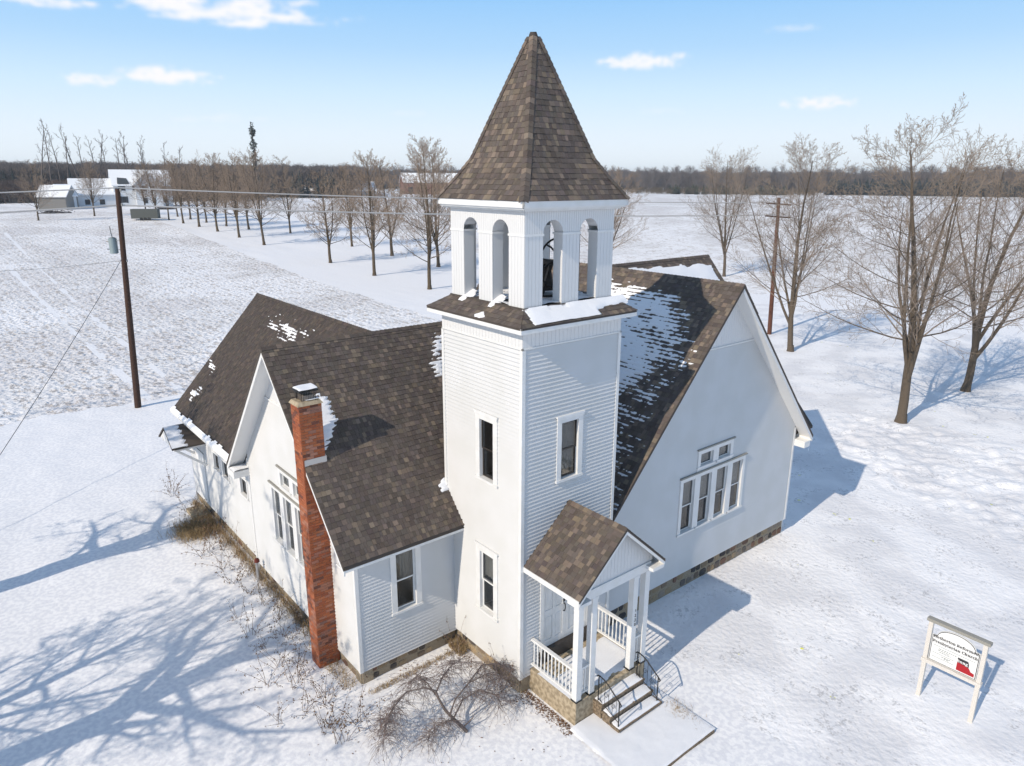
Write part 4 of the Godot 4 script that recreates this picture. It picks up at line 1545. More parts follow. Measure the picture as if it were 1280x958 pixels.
	# side railings
	for x in [0.38, 2.78]:
		var rl := empty("porch_railing", church)
		mb = MB.new()
		mb.bb(Vector3(x - 0.045, 1.50, 0.03), Vector3(x + 0.045, 1.56, 1.575))
		part("top_rail", mb, M.trim, rl)
		mb = MB.new()
		mb.bb(Vector3(x - 0.035, 0.76, 0.03), Vector3(x + 0.035, 0.81, 1.575))
		part("bottom_rail", mb, M.trim, rl)
		for k in 11:
			var z := 0.12 + 0.135 * k
			mb = MB.new()
			mb.lathe(Vector3(x, 0, z), [[0.019, 0.81], [0.019, 0.90], [0.026, 0.97], [0.015, 1.16], [0.024, 1.34], [0.019, 1.42], [0.019, 1.50]], 8)
			part("baluster", mb, M.trim, rl)
	# double door
	for k in 2:
		var a := 0.745 + 0.857 * k
		var b := a + 0.853
		var dr := empty("door", church)
		mb = MB.new()
		mb.bb(Vector3(a, 1.02, -0.07), Vector3(b, 3.25, -0.03))
		for q in [[0.0, 0.11], [0.742, 0.853], [0.375, 0.478]]:
			mb.bb(Vector3(a + q[0], 1.02, -0.03), Vector3(a + q[1], 3.25, -0.012))
		for q in [[1.02, 1.22], [1.95, 2.12], [3.10, 3.25]]:
			mb.bb(Vector3(a + 0.11, q[0], -0.03), Vector3(b - 0.11, q[1], -0.0135))
		part("leaf", mb, M.trim, dr)
		for q in [[0.15, 0.335], [0.518, 0.702]]:
			for h in [[1.28, 1.89], [2.18, 3.04]]:
				var pn := MB.new()
				pn.hexa([Vector3(a + q[0] - 0.03, h[0] - 0.03, -0.03), Vector3(a + q[1] + 0.03, h[0] - 0.03, -0.03), Vector3(a + q[1] + 0.03, h[1] + 0.03, -0.03), Vector3(a + q[0] - 0.03, h[1] + 0.03, -0.03), Vector3(a + q[0], h[0], -0.019), Vector3(a + q[1], h[0], -0.019), Vector3(a + q[1], h[1], -0.019), Vector3(a + q[0], h[1], -0.019)])
				part("panel", pn, M.trim, dr)
		if k == 0:
			mb = MB.new()
			mb.tube(PackedVector3Array([Vector3(b - 0.07, 2.12, -0.01), Vector3(b - 0.07, 2.10, 0.04), Vector3(b - 0.07, 2.0, 0.055), Vector3(b - 0.07, 1.90, 0.03), Vector3(b - 0.07, 1.88, -0.01)]), PackedFloat32Array([0.02, 0.016, 0.014, 0.016, 0.02]), 6)
			mb.bb(Vector3(b - 0.095, 2.17, -0.012), Vector3(b - 0.045, 2.25, 0.012))
			part("handle", mb, M.iron, dr)
	mb = MB.new()
	mb.bb(Vector3(0.63, 1.02, -0.08), Vector3(0.742, 3.36, 0.056))
	mb.bb(Vector3(2.458, 1.02, -0.08), Vector3(2.57, 3.36, 0.056))
	mb.bb(Vector3(0.742, 3.253, -0.08), Vector3(2.458, 3.36, 0.054))
	part("door_casing", mb, M.trim, church)
	# steps
	for k in 3:
		var y := 0.49 - 0.165 * k
		var z0 := 1.76
		var z1 := 2.07 + 0.30 * k
		mb = MB.new()
		mb.bb(Vector3(0.93, y - 0.165 if k < 2 else -0.15, z0 if k == 0 else z1 - 0.30), Vector3(2.53, y - 0.05, z1 - 0.03))
		mb.bb(Vector3(0.92, y - 0.05, z0 if k == 0 else z1 - 0.31), Vector3(2.54, y, z1))
		if k < 2:
			mb.bb(Vector3(0.94, -0.15, z0 if k == 0 else z1 - 0.29), Vector3(2.52, y - 0.17, z1 - 0.035))
		part("porch_step", mb, M.step_concrete, church)
	# iron handrails
	for x in [1.0, 2.45]:
		var hr := empty("handrail", church)
		mb = MB.new()
		mb.rod(Vector3(x, 0.47, 1.86), Vector3(x, 1.20, 1.86), 0.016, 6)
		mb.rod(Vector3(x, 0.10, 2.56), Vector3(x, 0.86, 2.56), 0.016, 6)
		part("post", mb, M.iron, hr)
		mb = MB.new()
		var pts := PackedVector3Array([Vector3(x, 1.17, 1.80), Vector3(x, 1.21, 1.83), Vector3(x, 1.22, 1.90), Vector3(x, 1.19, 2.05), Vector3(x, 1.13, 2.18), Vector3(x, 0.98, 2.40), Vector3(x, 0.87, 2.57), Vector3(x, 0.81, 2.63), Vector3(x, 0.77, 2.60)])
		var rr := PackedFloat32Array()
		for q in pts: rr.append(0.018)
		mb.tube(pts, rr, 6)
		part("rail", mb, M.iron, hr)
		mb = MB.new()
		mb.rod(Vector3(x, 0.55, 1.86), Vector3(x, 0.28, 2.56), 0.010, 5)
		for k in 5:
			var t := (k + 0.7) / 5.4
			var zb := lerpf(1.86, 2.56, t)
			mb.rod(Vector3(x, lerpf(0.55, 0.28, t), zb), Vector3(x, lerpf(1.21, 0.87, smoothstep(0.15, 1.0, t)), zb), 0.007, 4)
		for k in 2:   # scrolls
			var cc := Vector3(x, 0.80 - 0.17 * k, 2.12 + 0.24 * k)
			var ring := PackedVector3Array()
			var rad := PackedFloat32Array()
			for q in 15:
				var a := TAU * q / 11.0
				var r := 0.085 - 0.004 * q
				ring.append(cc + Vector3(0, sin(a) * r, cos(a) * r))
				rad.append(0.007)
			mb.tube(ring, rad, 4)
		part("baluster_scrolls", mb, M.iron, hr)


func font(nm: String) -> SystemFont:
	var f := SystemFont.new()
	f.font_names = PackedStringArray([nm])
	return f


# ---------------------------------------------------------------- snow that lies on things
func snow_patch(label: String, o: Vector3, u: Vector3, v: Vector3, us: Vector2, vs: Vector2, step: float, mask: Callable, thick: float, nm := "lying_snow") -> void:
	var n := u.cross(v).normalized()
	var nu := int((us.y - us.x) / step) + 1
	var nv := int((vs.y - vs.x) / step) + 1
	var mb := MB.new()
	var id := {}
	var h := PackedFloat32Array()
	h.resize(nu * nv)
	for a in nu:
		for b in nv:
			var pu := us.x + a * step
			var pv := vs.x + b * step
			var m: float = mask.call(pu, pv)
			var p := o + u * pu + v * pv
			m += 0.35 * nz.get_noise_3d(p.x * 18.0, p.y * 18.0, p.z * 18.0)
			h[a * nv + b] = -0.02 if m <= -0.25 else (thick * pow(clampf(m + 0.25, 0.0, 1.0), 0.6) * (1.0 + 0.45 * nz2.get_noise_3d(p.x * 12.0, p.y * 12.0, p.z * 12.0)) - 0.004)
	for a in nu - 1:
		for b in nv - 1:
			var q := [a * nv + b, (a + 1) * nv + b, (a + 1) * nv + b + 1, a * nv + b + 1]
			if h[q[0]] < 0.0 and h[q[1]] < 0.0 and h[q[2]] < 0.0 and h[q[3]] < 0.0:
				continue
			var ids := []
			for k in q:
				if not id.has(k):
					id[k] = mb.v.size()
					var aa: int = k / nv
					var bb: int = k % nv
					var du := (h[mini(aa + 1, nu - 1) * nv + bb] - h[maxi(aa - 1, 0) * nv + bb]) / (2.0 * step)
					var dv := (h[aa * nv + mini(bb + 1, nv - 1)] - h[aa * nv + maxi(bb - 1, 0)]) / (2.0 * step)
					mb.v.append(o + u * (us.x + aa * step) + v * (vs.x + bb * step) + n * h[k])
					mb.n.append((n - u * du - v * dv).normalized())
					mb.c.append(Color.WHITE)
				ids.append(id[k])
			mb.i.append_array(PackedInt32Array([ids[0], ids[2], ids[1], ids[0], ids[3], ids[2]]))
	if mb.v.size():
		var ob := part(nm, mb, M.roof_snow, self)
		tag(ob, label, "snow", "", "stuff")


func make_snow() -> void:
	rg.seed = 21
	# nave roof beside the tower: thick near the top, thinning out to lines along the courses
	var al := atan(NSL)
	var o := Vector3(3.36, 10.05 - NSL * 5.33, -11.9)
	var u := Vector3(0, 0, 1)
	var v := Vector3(cos(al), sin(al), 0)
	var p1 := px_poly([[771, 347], [800, 354], [846, 372], [868, 398], [862, 430], [858, 462], [820, 505], [790, 560], [772, 640], [740, 640], [740, 347]], o, u, v)
	var p2 := px_poly([[771, 350], [838, 368], [858, 395], [850, 420], [835, 455], [800, 480], [771, 500], [740, 500], [740, 350]], o, u, v)
	roof_snow("melting snow in lines along the shingles of the large roof beside the tower", o, u, v, 4.0, 11.9, 8.0, func(a, b):
		var q := Vector2(a, b)
		var m := clampf(in_poly(q, p1, 0.8), -2.0, 0.28) + clampf(in_poly(q, p2, 1.3), -0.25, 0.42)
		return m + 0.75 * nz.get_noise_2d(a * 6.0, b * 16.0) - 0.10)
	# transept slope beyond the ridge, still white
	var to := Vector3(8.69, 10.05, -5.9) - Vector3(0, sin(al), -cos(al)) * 5.2
	snow_patch("unbroken snow on the slope behind the ridge of the large roof", to, Vector3(1, 0, 0), Vector3(0, sin(al), -cos(al)), Vector2(0.3, 6.2), Vector2(0.4, 5.1), 0.1, func(a, b): return minf(minf((6.0 - a) * 2.5, (4.98 - 0.04 * a + 0.05 * sin(a * 5.0) - b) * 5.0), 1.0), 0.04, "roof_snow")
	# beside the chimney
	al = atan(WSL)
	o = Vector3(-3.625, 3.99, -2.40)
	u = Vector3(1, 0, 0)
	v = Vector3(0, sin(al), -cos(al))
	var p3 := px_poly([[398, 494], [408, 497], [414, 512], [420, 524], [415, 540], [408, 558], [404, 568], [399, 566]], o, u, v)
	roof_snow("snow left on the shingles in the lee of the brick chimney", o, u, v, 0.3, 2.2, 6.0, func(a, b): return minf(in_poly(Vector2(a, b), p3, 0.12), 0.8) + 0.35, 0.143, 0.03)
	var p4 := px_poly([[541, 424], [553, 416], [555, 440], [543, 446]], o, u, v)
	var p5 := px_poly([[538, 452], [555, 445], [556, 470], [546, 472]], o, u, v)
	var p6 := px_poly([[549, 606], [560, 594], [560, 612], [553, 616]], o, u, v)
	roof_snow("scraps of snow on the wing roof against the tower", o, u, v, 2.0, 6.0, 6.3, func(a, b): return maxf(maxf(in_poly(Vector2(a, b), p4, 0.2), in_poly(Vector2(a, b), p5, 0.2)), in_poly(Vector2(a, b), p6, 0.08) + 0.3) + 0.15)
	# rear roof
	var sl := (8.35 - 4.0) / 3.89
	al = atan(sl)
	o = Vector3(-3.40, 4.0, -18.05)
	u = Vector3(0, 0, 1)
	v = Vector3(cos(al), sin(al), 0)
	var p7 := px_poly([[335, 398], [352, 402], [388, 415], [385, 424], [362, 426], [345, 418]], o, u, v)
	var p8 := px_poly([[262, 452], [271, 450], [269, 462], [263, 461]], o, u, v)
	var p9 := px_poly([[235, 492], [250, 484], [252, 494], [238, 500]], o, u, v)
	roof_snow("broken streaks of snow on the dark rear roof", o, u, v, 0.0, 11.0, 5.8, func(a, b):
		var q := Vector2(a, b)
		return maxf(maxf(in_poly(q, p7, 0.5) - 0.15, in_poly(q, p8, 0.3)), in_poly(q, p9, 0.3)) + 1.1 * nz.get_noise_2d(a * 8.0, b * 30.0) - 0.05, 0.125)
	snow_patch("crust of snow and ice along the rear eave gutter", Vector3(-3.52, 3.99, -18.05), Vector3(0, 0, 1), Vector3(0.64, 0.77, 0), Vector2(0.05, 7.0), Vector2(0.0, 0.5), 0.06, func(a, b): return 0.30 - absf(b - 0.06) * 5.5 + 0.15 * sin(a * 6.0) * sin(a * 2.7 + 1.0), 0.03, "roof_snow")
	snow_patch("cap of snow on the boxed eave end of the chimney gable", Vector3(-3.60, 3.84, -10.25), Vector3(1, 0, 0), Vector3(0, 0, -1), Vector2(0, 0.56), Vector2(0, 0.5), 0.05, func(a, b): return minf(minf(a + 0.02, 0.58 - a), 0.5 - b) * 9.0, 0.06)
	snow_patch("snow on the outer half of the side door hood", Vector3(-4.25, 3.29, -15.24), Vector3(1, 0, 0), Vector3(0, 0.546, -0.838), Vector2(0, 1.2), Vector2(0.0, 1.13), 0.05, func(a, b): return (0.48 - a + 0.06 * sin(b * 26.0)) * 9.0, 0.035)
	# tower skirt and belfry floor
	snow_patch("drift of snow on the tower skirt roof below the right-hand pillars", Vector3(-0.31, 9.908, 0.31), Vector3(1, 0, 0), Vector3(0, 0.5547, -0.8321), Vector2(0.1, 3.75), Vector2(0.02, 0.56), 0.045, func(a, b):
		var m := minf((a - 0.28 - 0.3 * b) * 4.0, minf((b + 0.02) * 16.0, 1.0))
		if a > 2.55: m = minf(m, (b - 0.24 - (a - 2.55) * 0.1) * 8.0)
		if a > 1.15 and a < 1.75 and b > 0.42: m -= 0.9
		return m - clampf((0.62 - a) * 3.0, 0.0, 1.0) * absf(sin(a * 21.0)), 0.036)
	snow_patch("scrap of snow low on the tower skirt roof", Vector3(-0.31, 9.905, -3.51), Vector3(0, 0, 1), Vector3(0.8321, 0.5547, 0), Vector2(1.8, 2.6), Vector2(0.0, 0.3), 0.04, func(a, b): return 0.5 - absf(a - 2.18) * 3.4 - absf(b - 0.08) * 4.5, 0.05)
	snow_patch("wind-blown snow across the belfry floor", Vector3(0.2, 10.238, -0.2), Vector3(1, 0, 0), Vector3(0, 0, -1), Vector2(0, 2.8), Vector2(0, 2.8), 0.08, func(a, b): return 0.25 + 1.3 * nz.get_noise_2d(a * 8.0, b * 8.0) - (0.5 if a < 0.7 else 0.0), 0.05)
	for q in [[0.17, -2.06], [0.17, -0.88]]:
		snow_patch("small wedge of snow at the foot of a belfry pillar", Vector3(-0.05, 10.06, q[1] - 0.62), Vector3(0, 0, 1), Vector3(0.8321, 0.5547, 0), Vector2(0.0, 0.5), Vector2(0.1, 0.6), 0.04, func(a, b): return 0.7 - absf(a - 0.22) * 4.0 - absf(b - 0.3) * 2.2, 0.06)
	# chimney cover
	snow_patch("square of snow on the metal chimney cover", Vector3(-3.60, 7.98, -4.28), Vector3(1, 0, 0), Vector3(0, 0, -1), Vector2(0, 0.5), Vector2(0, 0.44), 0.03, func(a, b): return minf(minf(a + 0.01, 0.51 - a), minf(b + 0.01, 0.45 - b)) * 20.0, 0.07)
	snow_patch("snow on the crown of the brick chimney", Vector3(-3.45, 7.71, -4.27), Vector3(1, 0, 0), Vector3(0, 0, -1), Vector2(0, 0.42), Vector2(0, 0.2), 0.03, func(a, b): return minf(0.4 - a, 0.2 - b) * 9.0, 0.04)
	# porch floor, steps and walk
	snow_patch("trodden snow on the concrete porch floor", Vector3(0.32, 0.662, 1.76), Vector3(1, 0, 0), Vector3(0, 0, -1), Vector2(0, 2.54), Vector2(0, 1.6), 0.05, func(a, b): return minf(minf((2.5 - a) * 6.0, (b - 0.22 + 0.04 * sin(a * 7.0)) * 5.0), minf((1.42 - b - (0.4 if a > 0.25 and a < 0.9 else 0.0)) * 6.0, 0.9)), 0.02)
	for k in 3:
		snow_patch(["snow on the top porch step", "snow on the middle porch step", "snow on the lowest porch step"][k], Vector3(0.93, 0.492 - 0.165 * k, 2.06 + 0.30 * k), Vector3(1, 0, 0), Vector3(0, 0, -1), Vector2(0, 1.6), Vector2(0, 0.30), 0.03, func(a, b): return minf(minf((a - 0.06) * 7.0, (1.54 - a) * 7.0), minf((b - 0.035) * 16.0, 1.0)), 0.03)


# ---------------------------------------------------------------- bell
func make_bell() -> void:
	var c := Vector3(1.75, 0, -1.35)
	var t := thing("church_bell", c + Vector3(0, 10.24, 0), "black iron bell with its rope wheel hanging inside the belfry arches", "bell")
	var mb := MB.new()
	mb.lathe(Vector3.ZERO, [[0.0, 0.78], [0.12, 0.78], [0.20, 0.74], [0.24, 0.62], [0.27, 0.42], [0.34, 0.28], [0.42, 0.18], [0.40, 0.17], [0.30, 0.26]], 20)
	part("bell_body", mb, M.iron, t)
	mb = MB.new()
	mb.bar(Vector3(-0.1, 0.88, -0.55), Vector3(-0.1, 0.88, 0.60), 0.10, 0.12)
	mb.bar(Vector3(0, 0.76, -0.12), Vector3(0, 0.86, 0.12), 0.2, 0.1)
	part("yoke", mb, M.iron, t)
	for z in [-0.55, 0.42]:
		mb = MB.new()
		mb.bar(Vector3(-0.42, 0.0, z), Vector3(-0.05, 0.90, z), 0.07, 0.09)
		mb.bar(Vector3(0.42, 0.0, z), Vector3(0.05, 0.90, z), 0.07, 0.09)
		mb.bar(Vector3(-0.5, 0.03, z), Vector3(0.5, 0.03, z), 0.10, 0.08)
		part("stand", mb, M.iron, t)
	mb = MB.new()
	var ring := PackedVector3Array()
	var rr := PackedFloat32Array()
	for k in 33:
		var a := TAU * k / 32.0
		ring.append(Vector3(cos(a) * 0.60, 0.86 + sin(a) * 0.60, 0.56))
		rr.append(0.024)
	mb.tube(ring, rr, 6)
	for k in 5:
		var a := TAU * k / 5.0 + 0.3
		var pts := PackedVector3Array()
		var r2 := PackedFloat32Array()
		for q in 5:
			var s := q / 4.0
			pts.append(Vector3(cos(a + s * 0.7) * 0.60 * s, 0.86 + sin(a + s * 0.7) * 0.60 * s, 0.56))
			r2.append(0.024)
		mb.tube(pts, r2, 5)
	part("rope_wheel", mb, M.iron, t)


# ---------------------------------------------------------------- sign by the road
func make_sign() -> void:
	var t := thing("church_sign", Vector3(8.15, 0, 7.27), "white church sign with arched panel and red picture on two posts in snow", "sign")
	var w := 0.62
	for s in [-1, 1]:
		var mb := MB.new()
		mb.bb(Vector3(-0.05, -0.3, s * w - 0.05), Vector3(0.05, 2.26, s * w + 0.05))
		part("post", mb, M.sign_wood, t)
	var mb := MB.new()
	mb.bb(Vector3(-0.075, 2.26, -w - 0.10), Vector3(0.075, 2.34, w + 0.10))
	part("top_rail", mb, M.grey_wood, t)
	mb = MB.new()
	mb.bb(Vector3(-0.085, 1.09, -w - 0.07), Vector3(0.065, 1.18, w + 0.07))
	part("bottom_rail", mb, M.sign_wood, t)
	# arched panel: outline in (z, y)
	var arch := func(k: float, inset: float) -> PackedVector2Array:
		var p := PackedVector2Array()
		var h := 0.55 - inset
		p.append(Vector2(-h, 1.19 + inset)); p.append(Vector2(h, 1.19 + inset)); p.append(Vector2(h, 1.93 - inset))
		p.append(Vector2(0.47 - inset, 1.935 - inset))
		for q in 17:
			var a := lerpf(0.0, PI, q / 16.0)
			p.append(Vector2(cos(a) * (0.44 - inset * 0.6), 1.955 - inset + sin(a) * 0.235 * k))
		p.append(Vector2(-0.47 + inset, 1.935 - inset)); p.append(Vector2(-h, 1.93 - inset))
		return p
	var flat := func(nm: String, poly: PackedVector2Array, x: float, depth: float, m: Material):
		var b := MB.new()
		var tr := Geometry2D.triangulate_polygon(poly)
		for k in range(0, tr.size(), 3):
			var q := []
			for j in 3:
				q.append(Vector3(x, poly[tr[k + j]].y, poly[tr[k + j]].x))
			var nn: Vector3 = (q[1] - q[0]).cross(q[2] - q[0])
			if nn.x > 0: q.reverse()
			b.tri(q[0], q[1], q[2])
			b.tri(q[0] + Vector3(depth, 0, 0), q[2] + Vector3(depth, 0, 0), q[1] + Vector3(depth, 0, 0))
		for k in poly.size():
			var a := poly[k]
			var e := poly[(k + 1) % poly.size()]
			b.quad(Vector3(x, a.y, a.x), Vector3(x + depth, a.y, a.x), Vector3(x + depth, e.y, e.x), Vector3(x, e.y, e.x))
		return part(nm, b, m, t)
	flat.call("panel_back", arch.call(1.0, 0.0), -0.02, 0.04, M.sign_face)
	flat.call("panel_border", arch.call(1.0, 0.012), -0.0235, 0.003, M.sign_ink)
	var face = flat.call("panel_face", arch.call(1.0, 0.028), -0.0275, 0.003, M.sign_face)
	var text := func(s: String, z: float, y: float, size: float, m: Material, fnt := "Droid Serif", bold := false):
		var tm := TextMesh.new()
		tm.text = s
		var f := font(fnt)
		if bold: f.font_weight = 700
		tm.font = f
		tm.font_size = 48
		tm.pixel_size = size / 48.0
		tm.depth = 0.003
		var o := part("lettering", tm, m, face)
		o.position = Vector3(-0.031, y, z)
		o.rotation.y = -PI / 2
		return o
	for k in 2:   # heavy letters
		text.call("Hetherton Reformed", 0.004 * k - 0.002, 1.905 - 0.002 * (k % 2), 0.098, M.sign_ink, "Droid Serif", true).position.x = -0.031 - 0.0006 * k
		text.call("Presbyterian Church", 0.004 * k - 0.002, 1.775 - 0.002 * (k % 2), 0.098, M.sign_ink, "Droid Serif", true).position.x = -0.031 - 0.0006 * k
	for q in [[-0.48, 0.48, 1.665], [-0.48, 0.02, 1.45], [-0.48, 0.02, 1.335]]:
		mb = MB.new()
		mb.bb(Vector3(-0.0315, q[2] - 0.004, q[0]), Vector3(-0.0285, q[2] + 0.004, q[1]))
		part("ruled_line", mb, M.sign_fine_ink, face)
	for q in [[-0.35, 0.06, 1.60], [-0.36, -0.08, 1.555], [-0.32, -0.06, 1.51], [-0.26, -0.04, 1.405], [-0.20, -0.08, 1.375]]:   # lines of print too small to read
		var z: float = q[0]
		while z < q[1]:
			var l := rg.randf_range(0.02, 0.06)
			mb = MB.new()
			mb.bb(Vector3(-0.0315, q[2] - 0.008, z), Vector3(-0.0285, q[2] + 0.008, minf(z + l, q[1])))
			part("fine_print", mb, M.sign_fine_ink, face)
			z += l + 0.015
	flat.call("picture_black", PackedVector2Array([Vector2(0.10, 1.42), Vector2(0.36, 1.42), Vector2(0.36, 1.53), Vector2(0.33, 1.60), Vector2(0.10, 1.60)]), -0.033, 0.004, M.sign_ink)
	flat.call("picture_red", PackedVector2Array([Vector2(0.10, 1.25), Vector2(0.50, 1.25), Vector2(0.50, 1.335), Vector2(0.42, 1.355), Vector2(0.36, 1.44), Vector2(0.10, 1.475)]), -0.034, 0.004, M.sign_red)
	text.call("Song", 0.215, 1.515, 0.10, M.sign_white, "Droid Serif", true).position.x = -0.0375


# ---------------------------------------------------------------- poles and wires
func sag_wire(label: String, a: Vector3, b: Vector3, sag: float, r: float, m: Material, nm := "power_line", group := "") -> void:
	var mb := MB.new()
	var p := PackedVector3Array()
	var rr := PackedFloat32Array()
	for k in 25:
		var t := k / 24.0
		p.append(a.lerp(b, t) - Vector3(0, sag * 4.0 * t * (1.0 - t), 0))
		rr.append(r)
	mb.tube(p, rr, 5)
	var o := part(nm, mb, m, self)
	tag(o, label, "wire", group)


func make_poles() -> void:
	var b := gp(172, 510)
	var top := on_plane(146.5, 236, b + cam_fwd * 0.3, Vector3(cam_fwd.x, 0, cam_fwd.z).normalized())
	var t := thing("utility_pole", b, "dark brown wooden utility pole with a grey transformer, standing alone in the field edge", "pole")
	var d := top - b
	var mb := MB.new()
	mb.tube(PackedVector3Array([Vector3(0, -0.5, 0), d * 0.5, d]), PackedFloat32Array([0.19, 0.16, 0.13]), 12)
	part("shaft", mb, M.pole_wood, t)
	var left := Vector3(-cam_right.x, 0, -cam_right.z).normalized()
	var at := d * 0.755 + left * 0.52
	mb = MB.new()
	mb.lathe(at, [[0.0, 0.40], [0.12, 0.44], [0.21, 0.38], [0.22, 0.32], [0.22, -0.40], [0.20, -0.44], [0.0, -0.44]], 16)
	part("transformer_can", mb, M.transformer, t)
	mb = MB.new()
	mb.rod(at + Vector3(0, 0.42, 0), at + Vector3(-0.06, 1.05, 0), 0.03, 6)
	mb.rod(at + left * 0.2 + Vector3(0, 0.2, 0), at + left * 0.36 + Vector3(0, 0.22, 0), 0.035, 6)
	mb.rod(at + left * 0.2 + Vector3(0, -0.22, 0), at + left * 0.36 + Vector3(0, -0.2, 0), 0.035, 6)
	part("bushing", mb, M.porcelain, t)
	mb = MB.new()
	mb.bar(at + Vector3(0, 0.22, 0), d * 0.765 + Vector3(0, 0.2, 0), 0.05, 0.08)
	mb.bar(at + Vector3(0, -0.22, 0), d * 0.74 + Vector3(0, -0.05, 0), 0.05, 0.08)
	part("bracket", mb, M.tin, t)
	for h in [0.992, 0.93, 0.685]:
		mb = MB.new()
		mb.lathe(d * h - left * 0.16, [[0.03, -0.06], [0.06, -0.02], [0.04, 0.02], [0.06, 0.06], [0.03, 0.1]], 8)
		mb.rod(d * h - left * 0.16, d * h, 0.02, 5)
		part("insulator", mb, M.porcelain, t)
	# second pole
	var b2 := gp(962, 418)
	var top2 := on_plane(974, 247, b2, Vector3(cam_fwd.x, 0, cam_fwd.z).normalized())
	var t2 := thing("utility_pole", b2, "reddish utility pole with two crossarms, standing between the bare trees", "pole")
	var d2 := top2 - b2
	mb = MB.new()
	mb.tube(PackedVector3Array([Vector3(0, -0.5, 0), d2 * 0.5, d2]), PackedFloat32Array([0.19, 0.165, 0.13]), 12)
	part("shaft", mb, M.red_pole_wood, t2)
	var rt := Vector3(cam_right.x, 0, cam_right.z).normalized()
	for k in 2:
		mb = MB.new()
		var c = d2 * [0.957, 0.868][k]
		mb.bar(c - rt * 1.05 + Vector3(0, 0.04, 0), c + rt * 1.05 - Vector3(0, 0.10, 0), 0.10, 0.12)
		part("crossarm", mb, M.pole_wood, t2)
		for s in [-0.95, -0.45, 0.45, 0.95]:
			mb = MB.new()
			mb.lathe(c + rt * s + Vector3(0, 0.06, 0), [[0.03, 0.0], [0.055, 0.05], [0.035, 0.09], [0.05, 0.13], [0.02, 0.17]], 8)
			part("insulator", mb, M.porcelain, t2)
	# wires between them and on to the next pole
	var ln := (b - b2)
	ln.y = 0
	ln = ln.normalized()
	var far := b + ln * 46.0 + Vector3(-4, 0, 9)
	sag_wire("upper pale power line from the transformer pole to the crossarm pole", top + Vector3(0, 0.05, 0), b2 + d2 * 0.965, 0.25, 0.034, M.wire)
	sag_wire("lower pale power line from the transformer pole to the crossarm pole", b + d * 0.93, b2 + d2 * 0.88, 0.30, 0.045, M.wire)
	sag_wire("upper pale power line running off past the farmhouse side of the transformer pole", top + Vector3(0, 0.05, 0), far + Vector3(0, 12.3, 0), 0.5, 0.034, M.wire)
	sag_wire("lower pale power line running off from the transformer pole over the field", b + d * 0.93, far + Vector3(0, 10.9, 0), 0.5, 0.045, M.wire)
	var ga := on_plane(0, 556, Vector3(-8.5, 0, -22), Vector3(0, 0, 1))
	sag_wire("thin dark service cable slanting down from the transformer pole", b + d * 0.71, b + d * 0.71 + (ga - b - d * 0.71) * 1.6, 0.35, 0.014, M.dark_wire, "service_cable")
	var gb := on_plane(0, 335, Vector3(-14, 0, -40), Vector3(0, 0, 1))
	sag_wire("thin dark cable running level from the transformer pole", b + d * 0.69, b + d * 0.69 + (gb - b - d * 0.69) * 1.6, 0.2, 0.010, M.dark_wire, "service_cable")


# ---------------------------------------------------------------- bare trees
func grow(big: MB, fine: MB, p: Vector3, d: Vector3, l: float, r: float, lv: int, s: Dictionary) -> void:
	var segs: int = s.seg[lv]
	var pts := PackedVector3Array([p])
	var rr := PackedFloat32Array([r])
	var dirs := [d]
	var cur := d
	var tip: float = s.tip[lv]
	for k in segs:
		var wob: float = s.wob[lv]
		cur = (cur + Vector3(rg.randf_range(-wob, wob), rg.randf_range(-wob, wob) * 0.6, rg.randf_range(-wob, wob)) + Vector3.UP * (s.up[lv] / segs)).normalized()
		p += cur * (l / segs)
		pts.append(p)
		rr.append(maxf(lerpf(r, r * tip, (k + 1.0) / segs), s.rmin))
		dirs.append(cur)
	if lv <= 1:
		big.tube(pts, rr, s.sides[lv], Color.WHITE, false)
	else:
		fine.tube(pts, rr, s.sides[lv], Color.WHITE, false)
	if lv + 1 >= s.n.size() + 1:
		return
	if lv >= s.n.size():
		return
	var cnt: int = s.n[lv]
	var az := rg.randf() * TAU
	for k in cnt:
		var t: float = lerpf(s.t0[lv], 1.0, (k + rg.randf() * 0.8) / cnt)
		var f := t * segs
		var a := mini(int(f), segs - 1)
		var q := pts[a].lerp(pts[a + 1], f - a)
		var dd: Vector3 = dirs[a + 1]
		az += 2.4 + rg.randf_range(-0.5, 0.5)
		var side := dd.cross(Vector3(0.3, 0.2, 0.93)).normalized().rotated(dd, az)
		var ang: float = deg_to_rad(s.ang[lv] * rg.randf_range(0.75, 1.25))
		var lead: bool = lv == 0 and k < int(s.get("leaders", 0))
		if lead:
			ang = deg_to_rad(s.get("lead_angle", 17.0) * rg.randf_range(0.7, 1.4))
		var cd := (dd * cos(ang) + side * sin(ang)).normalized()
		var shape: float = lerpf(1.0, s.taper[lv], t)
		var cl: float = l * s.ratio[lv] * shape * rg.randf_range(0.75, 1.2)
		var cr: float = lerpf(rr[a], rr[a + 1], f - a) * s.thick[lv] * (0.6 + 0.4 * shape)
		if lead:
			cl = l * (1.0 - t) * rg.randf_range(0.8, 1.05)
			cr = lerpf(rr[a], rr[a + 1], f - a) * 0.6
		grow(big, fine, q, cd, cl, cr, lv + 1, s)


